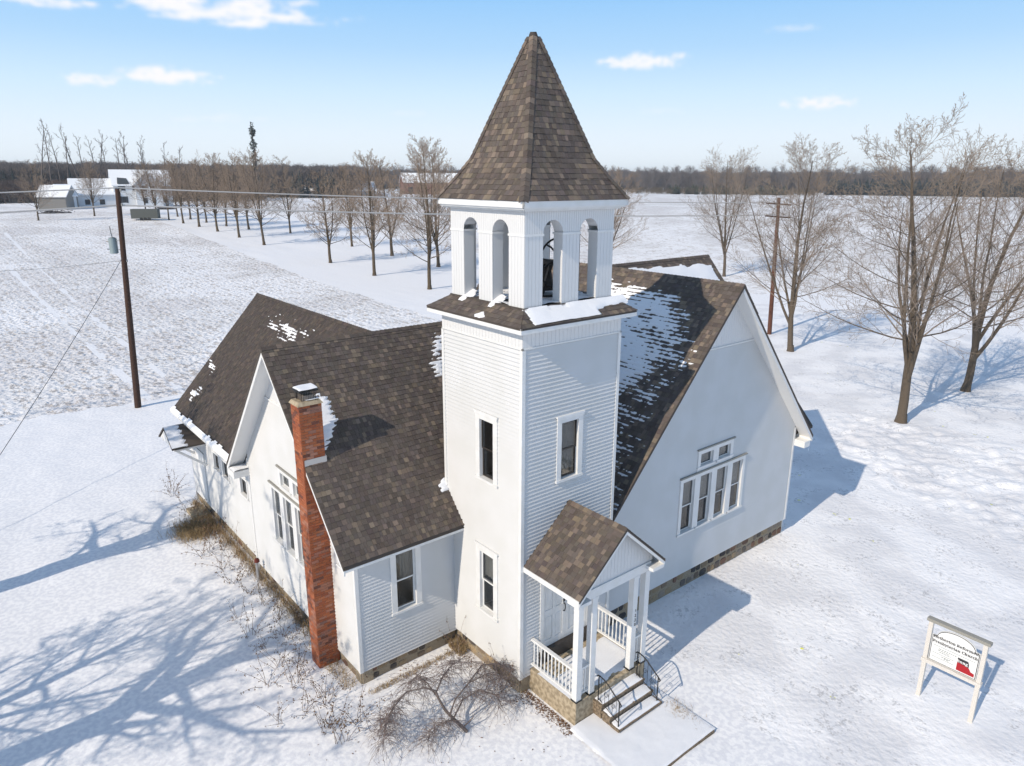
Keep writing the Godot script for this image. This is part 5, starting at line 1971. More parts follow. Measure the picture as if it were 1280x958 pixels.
func tree(nm: String, at: Vector3, s: Dictionary, label: String, group: String, bark: Material, twig: Material, cat := "tree") -> Node3D:
	var t := thing(nm, at, label, cat, group)
	var big := MB.new()
	var fine := MB.new()
	rg.seed = s.seed
	var lean: Vector3 = s.get("lean", Vector3.ZERO)
	grow(big, fine, Vector3(0, -0.25, 0), (Vector3.UP + lean).normalized(), s.h, s.r, 0, s)
	var r0: float = s.r
	big.tube(PackedVector3Array([Vector3(0, -0.25, 0), Vector3(0, 0.12, 0), Vector3(0, 0.5, 0) + lean * 0.5]), PackedFloat32Array([r0 * 1.5, r0 * 1.2, r0 * 0.98]), s.sides[0], Color.WHITE, false)
	part("trunk", big, bark, t)
	part("crown", fine, twig, t)
	return t


func make_trees() -> void:
	# beside the drive: tall, forked low, with long rising branches
	var yard := {"h": 13.6, "r": 0.27, "seed": 101, "seg": [10, 7, 5, 3, 2], "sides": [9, 6, 4, 3, 3], "tip": [0.12, 0.12, 0.2, 0.3, 0.4], "wob": [0.07, 0.09, 0.12, 0.14, 0.2], "up": [0.12, 0.55, 0.30, 0.10, -0.1], "n": [36, 13, 7, 3], "t0": [0.15, 0.16, 0.15, 0.15], "ang": [66.0, 36.0, 36.0, 40.0], "ratio": [0.62, 0.42, 0.42, 0.5], "taper": [0.30, 0.45, 0.5, 0.6], "thick": [0.29, 0.42, 0.5, 0.55], "rmin": 0.0075, "leaders": 5, "lead_angle": 19.0}
	var spots := [[1126, 529, 185, "tallest bare tree by the drive, forked low with drooping lower twigs", Vector3(0.05, 0, 0.02)], [1207, 490, 205, "bare tree by the drive behind the tallest one, drooping on one side", Vector3(0.02, 0, 0.06)], [988, 440, 200, "bare tree with several upright stems beside the crossarm pole", Vector3(0.03, 0, -0.03)], [905, 346, 200, "bare tree rising behind the ridge of the large church roof", Vector3(0, 0, 0)]]
	var k := 0
	for q in spots:
		var b := gp(q[0], q[1])
		var dist := (b - CAM).dot(cam_fwd)
		var s := yard.duplicate()
		s.h = (q[1] - q[2]) * dist / FOC * 0.97
		s.seed = 101 + 7 * k
		s.lean = q[4]
		s.r = 0.27 - 0.02 * k
		tree("maple_tree", b, s, q[3], "bare trees beside the drive", M.bark, M.twig)
		k += 1
	var extra := gp(1292, 330)
	var s5 := yard.duplicate()
	s5.seed = 150
	s5.h = 13.0
	tree("maple_tree", extra, s5, "bare tree out in the snowy field beyond the drive trees", "bare trees beside the drive", M.bark, M.twig)
	# tree behind the belfry
	var s6 := yard.duplicate()
	s6.seed = 171
	s6.h = 13.5
	tree("maple_tree", gp(742, 392) + Vector3(18, 0.0, -16), s6, "bare tree seen through and beside the arches of the belfry", "bare trees beside the drive", M.bark_tan, M.twig_tan)
	# the planted double row along the field
	var row := {"h": 13.5, "r": 0.24, "seed": 201, "seg": [9, 6, 4, 2, 2], "sides": [8, 5, 3, 3, 3], "tip": [0.10, 0.12, 0.25, 0.4, 0.5], "wob": [0.05, 0.10, 0.18, 0.25, 0.3], "up": [0.05, 0.42, 0.3, 0.1, 0.0], "n": [50, 9, 5, 3], "t0": [0.17, 0.18, 0.15, 0.2], "ang": [60.0, 36.0, 38.0, 42.0], "ratio": [0.56, 0.38, 0.42, 0.5], "taper": [0.18, 0.45, 0.5, 0.6], "thick": [0.33, 0.42, 0.5, 0.6], "rmin": 0.014, "leaders": 2, "lead_angle": 10.0}
	var protos := []
	var front := [[537, 362, 188], [468, 345, 205], [413, 329, 218], [330, 306, 198], [299, 297, 200], [272, 290, 200], [249, 284, 203], [229, 279, 204], [211, 275, 206], [196, 271, 208], [183, 269, 209]]
	var back := [[548, 334, 190], [490, 320, 205], [440, 309, 215], [363, 292, 203], [311, 287, 204], [283, 283, 207], [258, 278, 207], [238, 274, 208], [222, 271, 209]]
	k = 0
	for r in 2:
		var nth := 0
		for q in (front if r == 0 else back):
			var b := gp(q[0], q[1])
			var dist := (b - CAM).dot(cam_fwd)
			var hh: float = (q[1] - q[2]) * dist / FOC
			var lb: String = "bare brown tree, %s from the church in the %s" % [["first", "second", "third", "fourth", "fifth", "sixth", "seventh", "eighth", "ninth", "tenth", "eleventh"][nth], ["planted row beside the stubble field", "planted row farther from the stubble field"][r]]
			nth += 1
			var gr: String = ["trees of the row along the field", "trees of the second row"][r]
			if protos.size() < 6:
				var s := row.duplicate()
				var pk := protos.size()
				s.seed = 201 + 13 * pk
				s.ang = [60.0 + [0, -9, 6, -4, 9, -12][pk], 36.0, 38.0, 42.0]
				s.leaders = [2, 4, 1, 3, 5, 2][pk]
				s.ratio = [0.56 + [0, 0.05, -0.06, 0.03, -0.04, 0.08][pk], 0.38, 0.42, 0.5]
				s.h = hh
				var t := tree("row_tree", b, s, lb, gr, M.bark_tan, M.twig_tan)
				protos.append([t, hh])
			else:
				var pr: Array = protos[(k * 5 + 2) % 6]
				copy_of(pr[0], b, rg.randf() * TAU, hh / pr[1], lb, gr)
			k += 1
	# trees by the farmhouse
	for q in [[48, 276, 206, "bare tree on the farmhouse lawn beside the grey shed"], [118, 270, 206, "bare tree on the farmhouse lawn in front of the white garage"]]:
		var b := gp(q[0], q[1])
		var hh: float = (q[1] - q[2]) * (b - CAM).dot(cam_fwd) / FOC
		copy_of(protos[k % 4][0], b, 1.0 + k, hh / protos[k % 4][1], q[3], "trees on the farmhouse lawn")
		k += 1
	# big old trees left of the picture: their shadows lie across the snow
	var old := {"h": 11.5, "r": 0.52, "seed": 301, "seg": [7, 8, 6, 4, 2], "sides": [10, 7, 5, 3, 3], "tip": [0.35, 0.10, 0.2, 0.3, 0.4], "wob": [0.10, 0.24, 0.32, 0.4, 0.4], "up": [0.0, 0.35, 0.2, 0.1, 0.0], "n": [11, 9, 8, 5], "t0": [0.33, 0.22, 0.2, 0.2], "ang": [52.0, 46.0, 46.0, 45.0], "ratio": [0.62, 0.45, 0.46, 0.45], "taper": [0.55, 0.5, 0.5, 0.6], "thick": [0.52, 0.5, 0.5, 0.5], "rmin": 0.009, "leaders": 3, "lead_angle": 24.0}
	var n := 0
	for q in [[Vector3(-14.7, 0, -14.3), 10.8, "large old bare tree whose shadow reaches the rear wing of the church"], [Vector3(-14.9, 0, -5.6), 10.8, "large old bare tree whose shadow falls before the brick chimney"], [Vector3(-16.5, 0, -7.6), 8.0, "smaller old bare tree between the two large old ones"]]:
		var s := old.duplicate()
		s.seed = 301 + 17 * n
		s.h = q[1]
		s.r = 0.52 - 0.25 * float(n == 2)
		tree("old_tree", q[0], s, q[2], "old trees left of the church", M.bark, M.twig)
		n += 1


# ---------------------------------------------------------------- shrubs, weeds, litter
func make_plants() -> void:
	rg.seed = 41
	# weeping shrub in the corner of tower and wing
	var b := gp(584, 917)
	var t := thing("weeping_shrub", b, "leafless weeping shrub with a crooked trunk in the corner before the tower", "shrub")
	var big := MB.new()
	var fine := MB.new()
	var rt := Vector3(cam_right.x, 0, cam_right.z).normalized()
	var aw := Vector3(cam_fwd.x, 0, cam_fwd.z).normalized()
	var limbs := [
		[[0, 0, 0], [-0.22, 0.05, 0.28], [-0.50, 0.14, 0.62], [-0.66, 0.2, 1.0], [-0.72, 0.25, 1.22]],
		[[-0.70, 0.25, 1.2], [-0.95, 0.2, 1.38], [-1.35, 0.1, 1.35], [-1.62, 0.0, 1.05], [-1.78, -0.1, 0.6], [-1.85, -0.15, 0.2]],
		[[-0.70, 0.25, 1.2], [-0.60, 0.45, 1.45], [-0.40, 0.75, 1.6], [-0.2, 1.05, 1.5]],
		[[-0.40, 0.10, 0.5], [-0.28, 0.25, 0.9], [0.0, 0.55, 1.15], [0.45, 0.85, 1.2], [0.85, 0.95, 0.95], [1.05, 0.95, 0.6]],
		[[-0.30, 0.10, 0.42], [-0.1, 0.3, 0.85], [0.25, 0.4, 1.05], [0.65, 0.45, 0.85], [0.80, 0.40, 0.4]],
		[[-0.66, 0.2, 1.0], [-0.95, 0.45, 1.3], [-1.2, 0.7, 1.25], [-1.4, 0.75, 0.9]],
		[[-0.1, 0.0, 0.15], [0.12, 0.1, 0.38], [0.16, 0.15, 0.5]],
		[[-0.20, 0.05, 0.25], [-0.35, -0.1, 0.55], [-0.65, -0.3, 0.6], [-0.85, -0.45, 0.25]],
		[[-1.35, 0.1, 1.35], [-1.6, -0.25, 1.2], [-1.75, -0.5, 0.8], [-1.8, -0.6, 0.3]],
		[[0.0, 0.55, 1.15], [0.3, 1.0, 1.35], [0.7, 1.3, 1.1], [0.9, 1.4, 0.7]],
	]
	var ci := 0
	for l in limbs:
		var p := PackedVector3Array()
		var r := PackedFloat32Array()
		for k in l.size():
			p.append(rt * l[k][0] * 1.08 + aw * l[k][1] * 1.1 + Vector3(0, l[k][2] * 0.8, 0))
			r.append(lerpf(0.046 if ci == 0 else 0.022, 0.026 if ci == 0 else 0.006, k / float(l.size() - 1)))
		big.tube(p, r, 7)
		ci += 1
		if ci == 1 or ci == 7:
			continue
		for k in 115:   # fine drooping sprays
			var f := rg.randf_range(0.9, l.size() - 1.001)
			var a := int(f)
			var q := p[a].lerp(p[a + 1], f - a)
			var d := Vector3(rg.randf_range(-1, 1), rg.randf_range(-0.1, 0.7), rg.randf_range(-1, 1)).normalized()
			var pts := PackedVector3Array([q])
			var rr := PackedFloat32Array([0.005])
			var ln := rg.randf_range(0.25, 0.8)
			var cur := d
			for m in 3:
				cur = (cur + Vector3(rg.randf_range(-0.35, 0.35), -0.38, rg.randf_range(-0.35, 0.35))).normalized()
				q += cur * ln / 3.0
				if q.y < 0.02: q.y = 0.02
				pts.append(q)
				rr.append(0.0045 - 0.0008 * m)
			fine.tube(pts, rr, 3, Color.WHITE, false)
			for m in 4:
				var o := pts[1 + m % 3]
				var e := (cur + Vector3(rg.randf_range(-0.9, 0.9), rg.randf_range(-0.5, 0.4), rg.randf_range(-0.9, 0.9))).normalized() * rg.randf_range(0.06, 0.16)
				fine.tube(PackedVector3Array([o, Vector3((o + e).x, maxf((o + e).y, 0.015), (o + e).z)]), PackedFloat32Array([0.003, 0.0022]), 3, Color.WHITE, false)
	part("trunk", big, M.shrub_bark, t)
	part("crown", fine, M.shrub_twig, t)
	# canes with withered leaves along the left side of the church
	var proto := []
	for v in 4:
		var c := thing("bramble", Vector3.ZERO, "thin dead canes with withered leaves standing in snow along the chimney side of the church", "bramble", "brambles along the church")
		var cm := MB.new()
		var lm := MB.new()
		for k in 7:
			var q := Vector3(rg.randf_range(-0.15, 0.15), -0.05, rg.randf_range(-0.15, 0.15))
			var cur := Vector3(rg.randf_range(-0.7, 0.7), 1.0, rg.randf_range(-0.7, 0.7)).normalized()
			var pts := PackedVector3Array([q])
			var rr := PackedFloat32Array([0.007])
			var ln := rg.randf_range(0.5, 1.25)
			for m in 5:
				cur = (cur + Vector3(rg.randf_range(-0.25, 0.25), -0.10, rg.randf_range(-0.25, 0.25))).normalized()
				q += cur * ln / 5.0
				pts.append(q)
				rr.append(0.0065 - 0.0008 * m)
			cm.tube(pts, rr, 4, Color.WHITE, false)
			for m in 10:
				var o := pts[rg.randi_range(2, 5)] + Vector3(rg.randf_range(-0.05, 0.05), rg.randf_range(-0.05, 0.03), rg.randf_range(-0.05, 0.05))
				var a := Vector3(rg.randf_range(-1, 1), rg.randf_range(-1, 0.3), rg.randf_range(-1, 1)).normalized() * rg.randf_range(0.03, 0.065)
				var w := a.cross(Vector3(rg.randf_range(-1, 1), rg.randf_range(-1, 1), rg.randf_range(-1, 1))).normalized() * 0.02
				var tone := Color(0.10, 0.055, 0.03).lerp(Color(0.19, 0.12, 0.065), rg.randf())
				lm.quad(o, o + a * 0.5 + w, o + a, o + a * 0.5 - w, tone)
		part("canes", cm, M.cane, c)
		part("leaves", lm, M.dead_leaf, c)
		proto.append(c)
	var spots := [[232, 640], [258, 655], [285, 662], [262, 690], [300, 690], [280, 715], [318, 745], [345, 770], [300, 770], [365, 800], [335, 815], [380, 845], [360, 860], [410, 880], [420, 905], [355, 905], [225, 615], [290, 640], [312, 720], [372, 825], [395, 910], [450, 900], [330, 700], [246, 620], [275, 675], [240, 665], [305, 655], [322, 760], [342, 795], [352, 835], [298, 735], [270, 640], [315, 800], [340, 860], [385, 890], [365, 780], [288, 690], [252, 700], [400, 870], [430, 930], [470, 925]]
	for k in spots.size():
		var g := gp(spots[k][0] + rg.randf_range(-6, 6), spots[k][1] + rg.randf_range(-5, 5))
		if g.x > -3.35 and g.z < -2.9:
			g.x = -3.45 - rg.randf() * 0.3
		if k < 4:
			proto[k].position = g
			proto[k].rotation.y = rg.randf() * TAU
		else:
			copy_of(proto[k % 4], g, rg.randf() * TAU, rg.randf_range(0.75, 1.2))
	# saplings against the tower wall
	for q in [[0.16, -2.5, 1.25], [0.14, -0.35, 1.55], [0.30, -1.9, 0.8]]:
		var c := copy_of(proto[1], Vector3(-q[0] - 0.15, 0, q[1]), rg.randf() * TAU, q[2], "dry twigs growing against the foundation of the tower", "twigs along the tower foundation")
		c.scale = Vector3(0.5, 1.0, 0.5) * q[2]
	# dry grass: against the foundations and in a thick tuft by the side door
	var gm := MB.new()
	var blade := func(o: Vector3, h: float, lean: float):
		var a := rg.randf() * TAU
		var w := Vector3(cos(a), 0, sin(a)) * 0.006
		var d := Vector3(rg.randf_range(-lean, lean), 1, rg.randf_range(-lean, lean)).normalized()
		var m := o + d * h * 0.55
		var e := m + (d + Vector3(rg.randf_range(-0.8, 0.8), -0.35, rg.randf_range(-0.8, 0.8))).normalized() * h * 0.5
		var c := Color(0.24, 0.165, 0.085).lerp(Color(0.42, 0.31, 0.17), rg.randf())
		gm.quad(o - w, o + w, m + w * 0.7, m - w * 0.7, c)
		gm.tri(m - w * 0.7, m + w * 0.7, e, c)
	for k in 2600:
		var z := rg.randf_range(-17.4, -5.0)
		blade.call(Vector3(-3.10 - absf(rg.randfn(0.0, 0.14)), 0.0, z), rg.randf_range(0.12, 0.42), 0.5)
	for k in 2600:
		blade.call(Vector3(-3.9 + rg.randfn(0.0, 0.38), 0.0, -14.7 + rg.randfn(0.0, 0.42)), rg.randf_range(0.2, 0.55), 0.6)
	for k in 260:
		blade.call(Vector3(-3.15 - rg.randf() * 0.4, 0.0, rg.randf_range(-4.3, -3.0)), rg.randf_range(0.08, 0.28), 0.8)
	for k in 500:
		blade.call(Vector3(rg.randf_range(-0.35, -0.06), 0.0, -2.75 + rg.randf_range(-0.1, 0.5)), rg.randf_range(0.15, 0.4), 0.5)
	for k in 260:
		blade.call(Vector3(2.75 + rg.randfn(0.0, 0.12), 0.02, 3.05 + rg.randfn(0.0, 0.25)), rg.randf_range(0.08, 0.22), 0.9)
	for k in 900:
		var a := rg.randf()
		blade.call(Vector3(lerpf(-3.0, 0.1, a) + rg.randfn(0.0, 0.1), 0.0, lerpf(-2.6, -0.1, smoothstep(0.9, 1.0, a)) + rg.randf() * 0.2), rg.randf_range(0.05, 0.16), 0.9)
	var go := part("dry_grass", gm, M.dry_grass, self)
	tag(go, "dry brown grass and weeds along the church foundations", "grass", "", "stuff")
	# fallen leaves and bark litter beside the porch and under the eaves
	var lm := MB.new()
	for k in 1310:
		var o: Vector3
		var z := rg.randf()
		if k < 650:
			o = Vector3(0.24 - absf(rg.randfn(0.0, 0.16)), 0, rg.randf_range(0.0, 1.9))
		elif k < 900:
			o = Vector3(rg.randf_range(-0.3, 0.0) - z * 0.2, 0, rg.randf_range(-2.6, 0.2))
		elif k < 1150:
			o = Vector3(-3.3 - absf(rg.randfn(0.0, 0.25)), 0, rg.randf_range(-9.5, -3.0))
		elif k < 1250:
			o = gp(rg.randf_range(500, 560), 0.0 + rg.randf_range(826, 850))
		else:
			o = gp(rg.randf_range(380, 720), rg.randf_range(870, 958))
		o.y = ground_height(o.x, o.z) + rg.randf_range(0.005, 0.03)
		var a := rg.randf() * TAU
		var d := Vector3(cos(a), rg.randf_range(-0.2, 0.5), sin(a)) * rg.randf_range(0.012, 0.032)
		var w := Vector3(-sin(a), rg.randf_range(-0.3, 0.3), cos(a)) * rg.randf_range(0.008, 0.018)
		lm.quad(o - d, o - w, o + d, o + w, Color(0.085, 0.04, 0.022).lerp(Color(0.22, 0.12, 0.06), rg.randf()))
	var lo := part("leaf_litter", lm, M.dead_leaf, self)
	tag(lo, "brown dead leaves scattered on the snow beside porch and walls", "leaves", "", "stuff")
	# standpipe by the far corner of the chimney gable
	var sp := thing("standpipe", Vector3(-3.32, 0, -9.75), "short grey standpipe with a red cap beside the chimney gable", "pipe")
	var mb := MB.new()
	mb.rod(Vector3(0, -0.1, 0), Vector3(0, 0.72, 0), 0.06, 10)
	part("pipe", mb, M.tin, sp)
	mb = MB.new()
	mb.lathe(Vector3(0, 0.72, 0), [[0.085, 0.0], [0.085, 0.07], [0.06, 0.12], [0.0, 0.13]], 10, Color(0.13, 0.02, 0.015))
	part("cap", mb, M.paint, sp)
	# concrete walk under the snow in front of the steps
	mb = MB.new()
	mb.hexa([Vector3(0.20, -0.1, 4.05), Vector3(2.86, -0.1, 4.05), Vector3(2.86, -0.1, 1.78), Vector3(0.33, -0.1, 1.78), Vector3(0.20, 0.05, 4.05), Vector3(2.86, 0.05, 4.05), Vector3(2.86, 0.05, 1.78), Vector3(0.33, 0.05, 1.78)])
	var wk := part("walk", mb, M.step_concrete, self)
	tag(wk, "short concrete walk in front of the porch steps", "walk", "", "structure")
	snow_patch("even snow on the short walk below the porch steps", Vector3(0.18, 0.05, 4.03), Vector3(1, 0, 0), Vector3(0, 0, -1), Vector2(-0.1, 2.75), Vector2(0.0, 2.28), 0.03, func(a, b): return minf(minf(a - b * 0.05 + 0.15, 2.76 - a) * 7.0, minf(b * 10.0 + 0.2, 1.0)), 0.03)


# ---------------------------------------------------------------- the distance
func far_building(nm: String, label: String, cat: String, u0: float, u1: float, vb: float, ve: float, vr: float, depth: float, wall: Color, roof: Color, turn: float, wins: Array, opts := {}) -> Node3D:
	# a gabled building from the pixels of its front: left and right edge, base, eave and ridge rows
	var b := gp((u0 + u1) * 0.5, vb)
	var dist := (b - CAM).dot(cam_fwd)
	var w := (u1 - u0) * dist / FOC
	var he := (vb - ve) * dist / FOC
	var hr := (vb - vr) * dist / FOC
	var t := thing(nm, b, label, cat)
	t.rotation.y = atan2(CAM.x - b.x, CAM.z - b.z) + turn
	var mb := MB.new()
	mb.bb(Vector3(-w * 0.5, -1.0, -depth), Vector3(w * 0.5, he, 0), wall)
	if not opts.get("hip", false):
		for x in [-w * 0.5, w * 0.5 - 0.1]:
			mb.prism([Vector3(x + 0.1, he, 0), Vector3(x + 0.1, he, -depth), Vector3(x + 0.1, hr, -depth * 0.5)], Vector3(-0.1, 0, 0), wall)
	part("wall", mb, M.paint, t)
	mb = MB.new()
	var o := 0.4
	var sl := (hr - he) / (depth * 0.5)
	var h0 := he - o * sl
	var inn: float = depth * 0.5 if opts.get("hip", false) else 0.0
	mb.prism([Vector3(-w * 0.5 - o, h0, o), Vector3(w * 0.5 + o, h0, o), Vector3(w * 0.5 + o - inn, hr + 0.1, -depth * 0.5), Vector3(-w * 0.5 - o + inn, hr + 0.1, -depth * 0.5)], Vector3(0, -0.25, 0), roof)
	mb.prism([Vector3(w * 0.5 + o, h0, -depth - o), Vector3(-w * 0.5 - o, h0, -depth - o), Vector3(-w * 0.5 - o + inn, hr + 0.1, -depth * 0.5), Vector3(w * 0.5 + o - inn, hr + 0.1, -depth * 0.5)], Vector3(0, -0.25, 0), roof)
	part("roof", mb, M.paint, t)
	for q in wins:   # x share, y in metres, width, height, shutters
		var x: float = (q[0] - 0.5) * w
		var wn := empty("window", t)
		mb = MB.new()
		mb.bb(Vector3(x - q[2] * 0.5, q[1], 0.0), Vector3(x + q[2] * 0.5, q[1] + q[3], 0.05))
		part("pane", mb, M.far_glass, wn)
		if q[4]:
			mb = MB.new()
			for s in [-1, 1]:
				mb.bb(Vector3(x + s * (q[2] * 0.5 + 0.22) - 0.2, q[1] - 0.05, 0.0), Vector3(x + s * (q[2] * 0.5 + 0.22) + 0.2, q[1] + q[3] + 0.05, 0.07), Color(0.03, 0.035, 0.045))
			part("shutter", mb, M.paint, wn)
	return t


func make_distance() -> void:
	rg.seed = 61
	var white := Color(0.66, 0.68, 0.70)
	var snow := Color(0.83, 0.84, 0.855)
	# farmhouse with its garage and sheds
	var h := far_building("farmhouse", "two storey white farmhouse with dark shutters behind the planted trees", "house", 149, 214, 258.5, 231, 214.5, 8.5, white, snow, 0.10, [[0.14, 4.6, 1.0, 1.5, true], [0.35, 4.6, 0.9, 1.4, false], [0.16, 1.2, 1.1, 1.7, true], [0.40, 0.6, 1.2, 2.4, false], [0.62, 4.6, 1.0, 1.4, true], [0.62, 1.2, 1.0, 1.6, true], [0.85, 4.6, 1.0, 1.4, true], [0.85, 1.2, 1.0, 1.6, true]])
	var mb := MB.new()   # cross gable
	mb.prism([Vector3(-2.2, 0, 1.6), Vector3(4.8, 0, 1.6), Vector3(4.8, 6.3, 1.6), Vector3(1.3, 9.6, 1.6), Vector3(-2.2, 6.3, 1.6)], Vector3(0, 0, -4.0), white)
	part("cross_gable", mb, M.paint, h)
	mb = MB.new()
	mb.prism([Vector3(1.3, 10.0, 2.0), Vector3(-2.7, 6.2, 2.0), Vector3(-2.7, 6.2, -4.0), Vector3(1.3, 10.0, -4.0)], Vector3(0, -0.25, 0), snow)
	mb.prism([Vector3(5.3, 6.2, 2.0), Vector3(1.3, 10.0, 2.0), Vector3(1.3, 10.0, -4.0), Vector3(5.3, 6.2, -4.0)], Vector3(0, -0.25, 0), snow)
	part("cross_roof", mb, M.paint, h)
	for q in [[0.2, 4.4], [2.4, 4.4], [0.2, 1.0], [2.4, 1.0]]:
		mb = MB.new()
		mb.bb(Vector3(q[0] - 0.5, q[1], 1.6), Vector3(q[0] + 0.5, q[1] + 1.5, 1.66))
		part("window_pane", mb, M.far_glass, h)
	mb = MB.new()   # bare shingles where the snow has slid off
	mb.prism([Vector3(-6.5, 6.55, 0.25), Vector3(-3.4, 6.55, 0.25), Vector3(-3.9, 8.0, -1.5), Vector3(-6.2, 8.2, -1.7)], Vector3(0, -0.1, 0), Color(0.05, 0.055, 0.065))
	part("bare_roof_patch", mb, M.paint, h)
	far_building("garage", "white garage wing with a snowy roof beside the farmhouse", "garage", 97, 147, 259.5, 242, 225, 8.0, white, snow, 0.10, [[0.3, 0.8, 1.3, 1.4, false], [0.62, 0.8, 1.3, 1.4, false]])
	far_building("white_shed", "small white gabled shed with a snowy roof beside the grey shed", "shed", 82, 97, 261, 244, 232, 7.0, Color(0.66, 0.68, 0.70), snow, 0.5, [[0.5, 0.4, 1.6, 2.2, false]])
	far_building("grey_shed", "low grey weathered shed with a snowy lean roof", "shed", 50, 82, 262, 245, 233, 9.0, Color(0.21, 0.20, 0.19), snow, -0.35, [])
	far_building("long_shed", "low brown shed with a flat roof at the edge of the farmyard", "shed", 14, 46, 254, 243, 242, 6.0, Color(0.25, 0.21, 0.18), Color(0.35, 0.33, 0.32), 0.0, [])
	# barns
	far_building("long_barn", "long pale blue barn with a snowy roof behind the planted rows", "barn", 379, 456, 240, 226, 213, 16.0, Color(0.30, 0.40, 0.45), snow, 0.12, [])
	far_building("low_barn", "low grey barn with a snowy roof in front of the long pale blue barn", "barn", 384, 470, 247, 238, 228, 12.0, Color(0.26, 0.27, 0.28), snow, 0.12, [])
	far_building("red_barn", "red brown barn with a white snowy roof beside the spire", "barn", 505, 590, 243, 228, 217.5, 14.0, Color(0.21, 0.105, 0.08), snow, 0.2, [[0.1, 0.2, 2.5, 3.4, false]])
	# scattered far houses
	for q in [[838, 846, 231, 226, 222, "small far white house before the wood", 0.0], [908, 938, 232, 228, 226, "long low far farm building with a snowy roof", 0.1], [955, 966, 243, 240, 236.5, "small red far shed behind the crossarm pole", 0.2], [6, 28, 240, 234, 230, "far white barn roof at the edge of the dark wood", 0.1]]:
		far_building("far_house", q[5], "building", q[0], q[1], q[2], q[3], q[4], 8.0, Color(0.35, 0.14, 0.10) if q[0] == 955 else white, snow, q[6], [])
	# box trailer
	var b := gp(181, 276)
	var dist := (b - CAM).dot(cam_fwd)
	var t := thing("box_trailer", b, "dark grey box trailer parked on the snow before the farmhouse", "trailer")
	t.rotation.y = atan2(-cam_fwd.x, -cam_fwd.z) + 0.22
	var w := 31.0 * dist / FOC
	mb = MB.new()
	mb.bb(Vector3(-w * 0.5, 0.45, -2.4), Vector3(w * 0.5, 2.5, 0), Color(0.09, 0.095, 0.09))
	part("box", mb, M.paint, t)
	for x in [-0.7, 0.1, 0.9]:
		mb = MB.new()
		mb.rod(Vector3(x, 0.35, 0.02), Vector3(x, 0.35, -0.25), 0.36, 12, Color(0.02, 0.02, 0.02))
		part("wheel", mb, M.paint, t)
	mb = MB.new()
	mb.bar(Vector3(w * 0.5, 0.5, -1.2), Vector3(w * 0.5 + 1.6, 0.45, -1.2), 0.15, 0.12, Vector3.UP, Color(0.05, 0.05, 0.05))
	part("hitch", mb, M.paint, t)
	# brush piles on the farmhouse lawn
	for q in [[68, 267, 3.6], [205, 262, 3.0]]:
		var g := gp(q[0], q[1])
		var br := thing("brush_pile", g, ["dark brush pile in the snow before the grey shed", "dark brush pile in the snow beside the farmhouse"][int(q[0] > 100)], "brush pile")
		mb = MB.new()
		mb.rod(Vector3(-q[2], 0.1, 0), Vector3(q[2], 0.15, 0.1), 0.12, 4, Color(0.06, 0.05, 0.045))
		for k in 160:
			var p := Vector3(rg.randfn(0, q[2] * 0.4), rg.randf() * 0.6, rg.randfn(0, 0.6))
			mb.rod(p, p + Vector3(rg.randf_range(-1, 1), rg.randf_range(-0.2, 0.5), rg.randf_range(-1, 1)) * 0.8, 0.05, 3, Color(0.06, 0.05, 0.045))
		part("branches", mb, M.paint, br, true)
	make_woods()


func wood_mesh(kind: int) -> ArrayMesh:
	var mb := MB.new()
	if kind < 3:   # bare crown
		var top := 1.0
		mb.tube(PackedVector3Array([Vector3(0, -0.05, 0), Vector3(0.01, 0.5, 0), Vector3(0, top, 0.01)]), PackedFloat32Array([0.016, 0.010, 0.003]), 3, Color.WHITE, false)
		for k in [90, 70, 26][kind]:
			var y := rg.randf_range(0.22, 0.95)
			var a := rg.randf() * TAU
			var l := (0.34 if kind < 2 else 0.2) * (1.1 - y) + 0.07
			var p := Vector3(0, y, 0) + Vector3(cos(a), 0, sin(a)) * rg.randf() * 0.10 * (1.2 - y)
			var q := p + Vector3(cos(a) * l, l * rg.randf_range(0.5, 1.4), sin(a) * l)
			mb.tube(PackedVector3Array([p, q]), PackedFloat32Array([0.0052, 0.0024]), 3, Color.WHITE, false)
			for m in 3:
				var e := p.lerp(q, rg.randf_range(0.3, 1.0))
				mb.tube(PackedVector3Array([e, e + Vector3(rg.randf_range(-1, 1), rg.randf_range(-0.1, 1), rg.randf_range(-1, 1)) * 0.09]), PackedFloat32Array([0.0032, 0.0018]), 3, Color.WHITE, false)
	else:   # spruce: ragged tiers of drooping boughs
		mb.tube(PackedVector3Array([Vector3(0, -0.05, 0), Vector3(0, 1, 0)]), PackedFloat32Array([0.02, 0.002]), 3, Color.WHITE, false)
		for tier in 11:
			var y := 0.08 + 0.085 * tier
			var r := 0.23 * (1.02 - y)
			for k in 9:
				var a := TAU * k / 9.0 + tier * 0.4 + rg.randf() * 0.3
				var l := r * rg.randf_range(0.7, 1.15)
				var o := Vector3(cos(a), 0, sin(a))
				var s := Vector3(-sin(a), 0, cos(a)) * l * 0.42
				mb.tri(Vector3(0, y + 0.09, 0), Vector3(0, y + 0.03, 0) + o * l * 0.6 + s, Vector3(0, y - 0.03, 0) + o * l, Color.WHITE)
				mb.tri(Vector3(0, y + 0.09, 0), Vector3(0, y - 0.03, 0) + o * l, Vector3(0, y + 0.03, 0) + o * l * 0.6 - s, Color.WHITE)
	return mb.mesh()


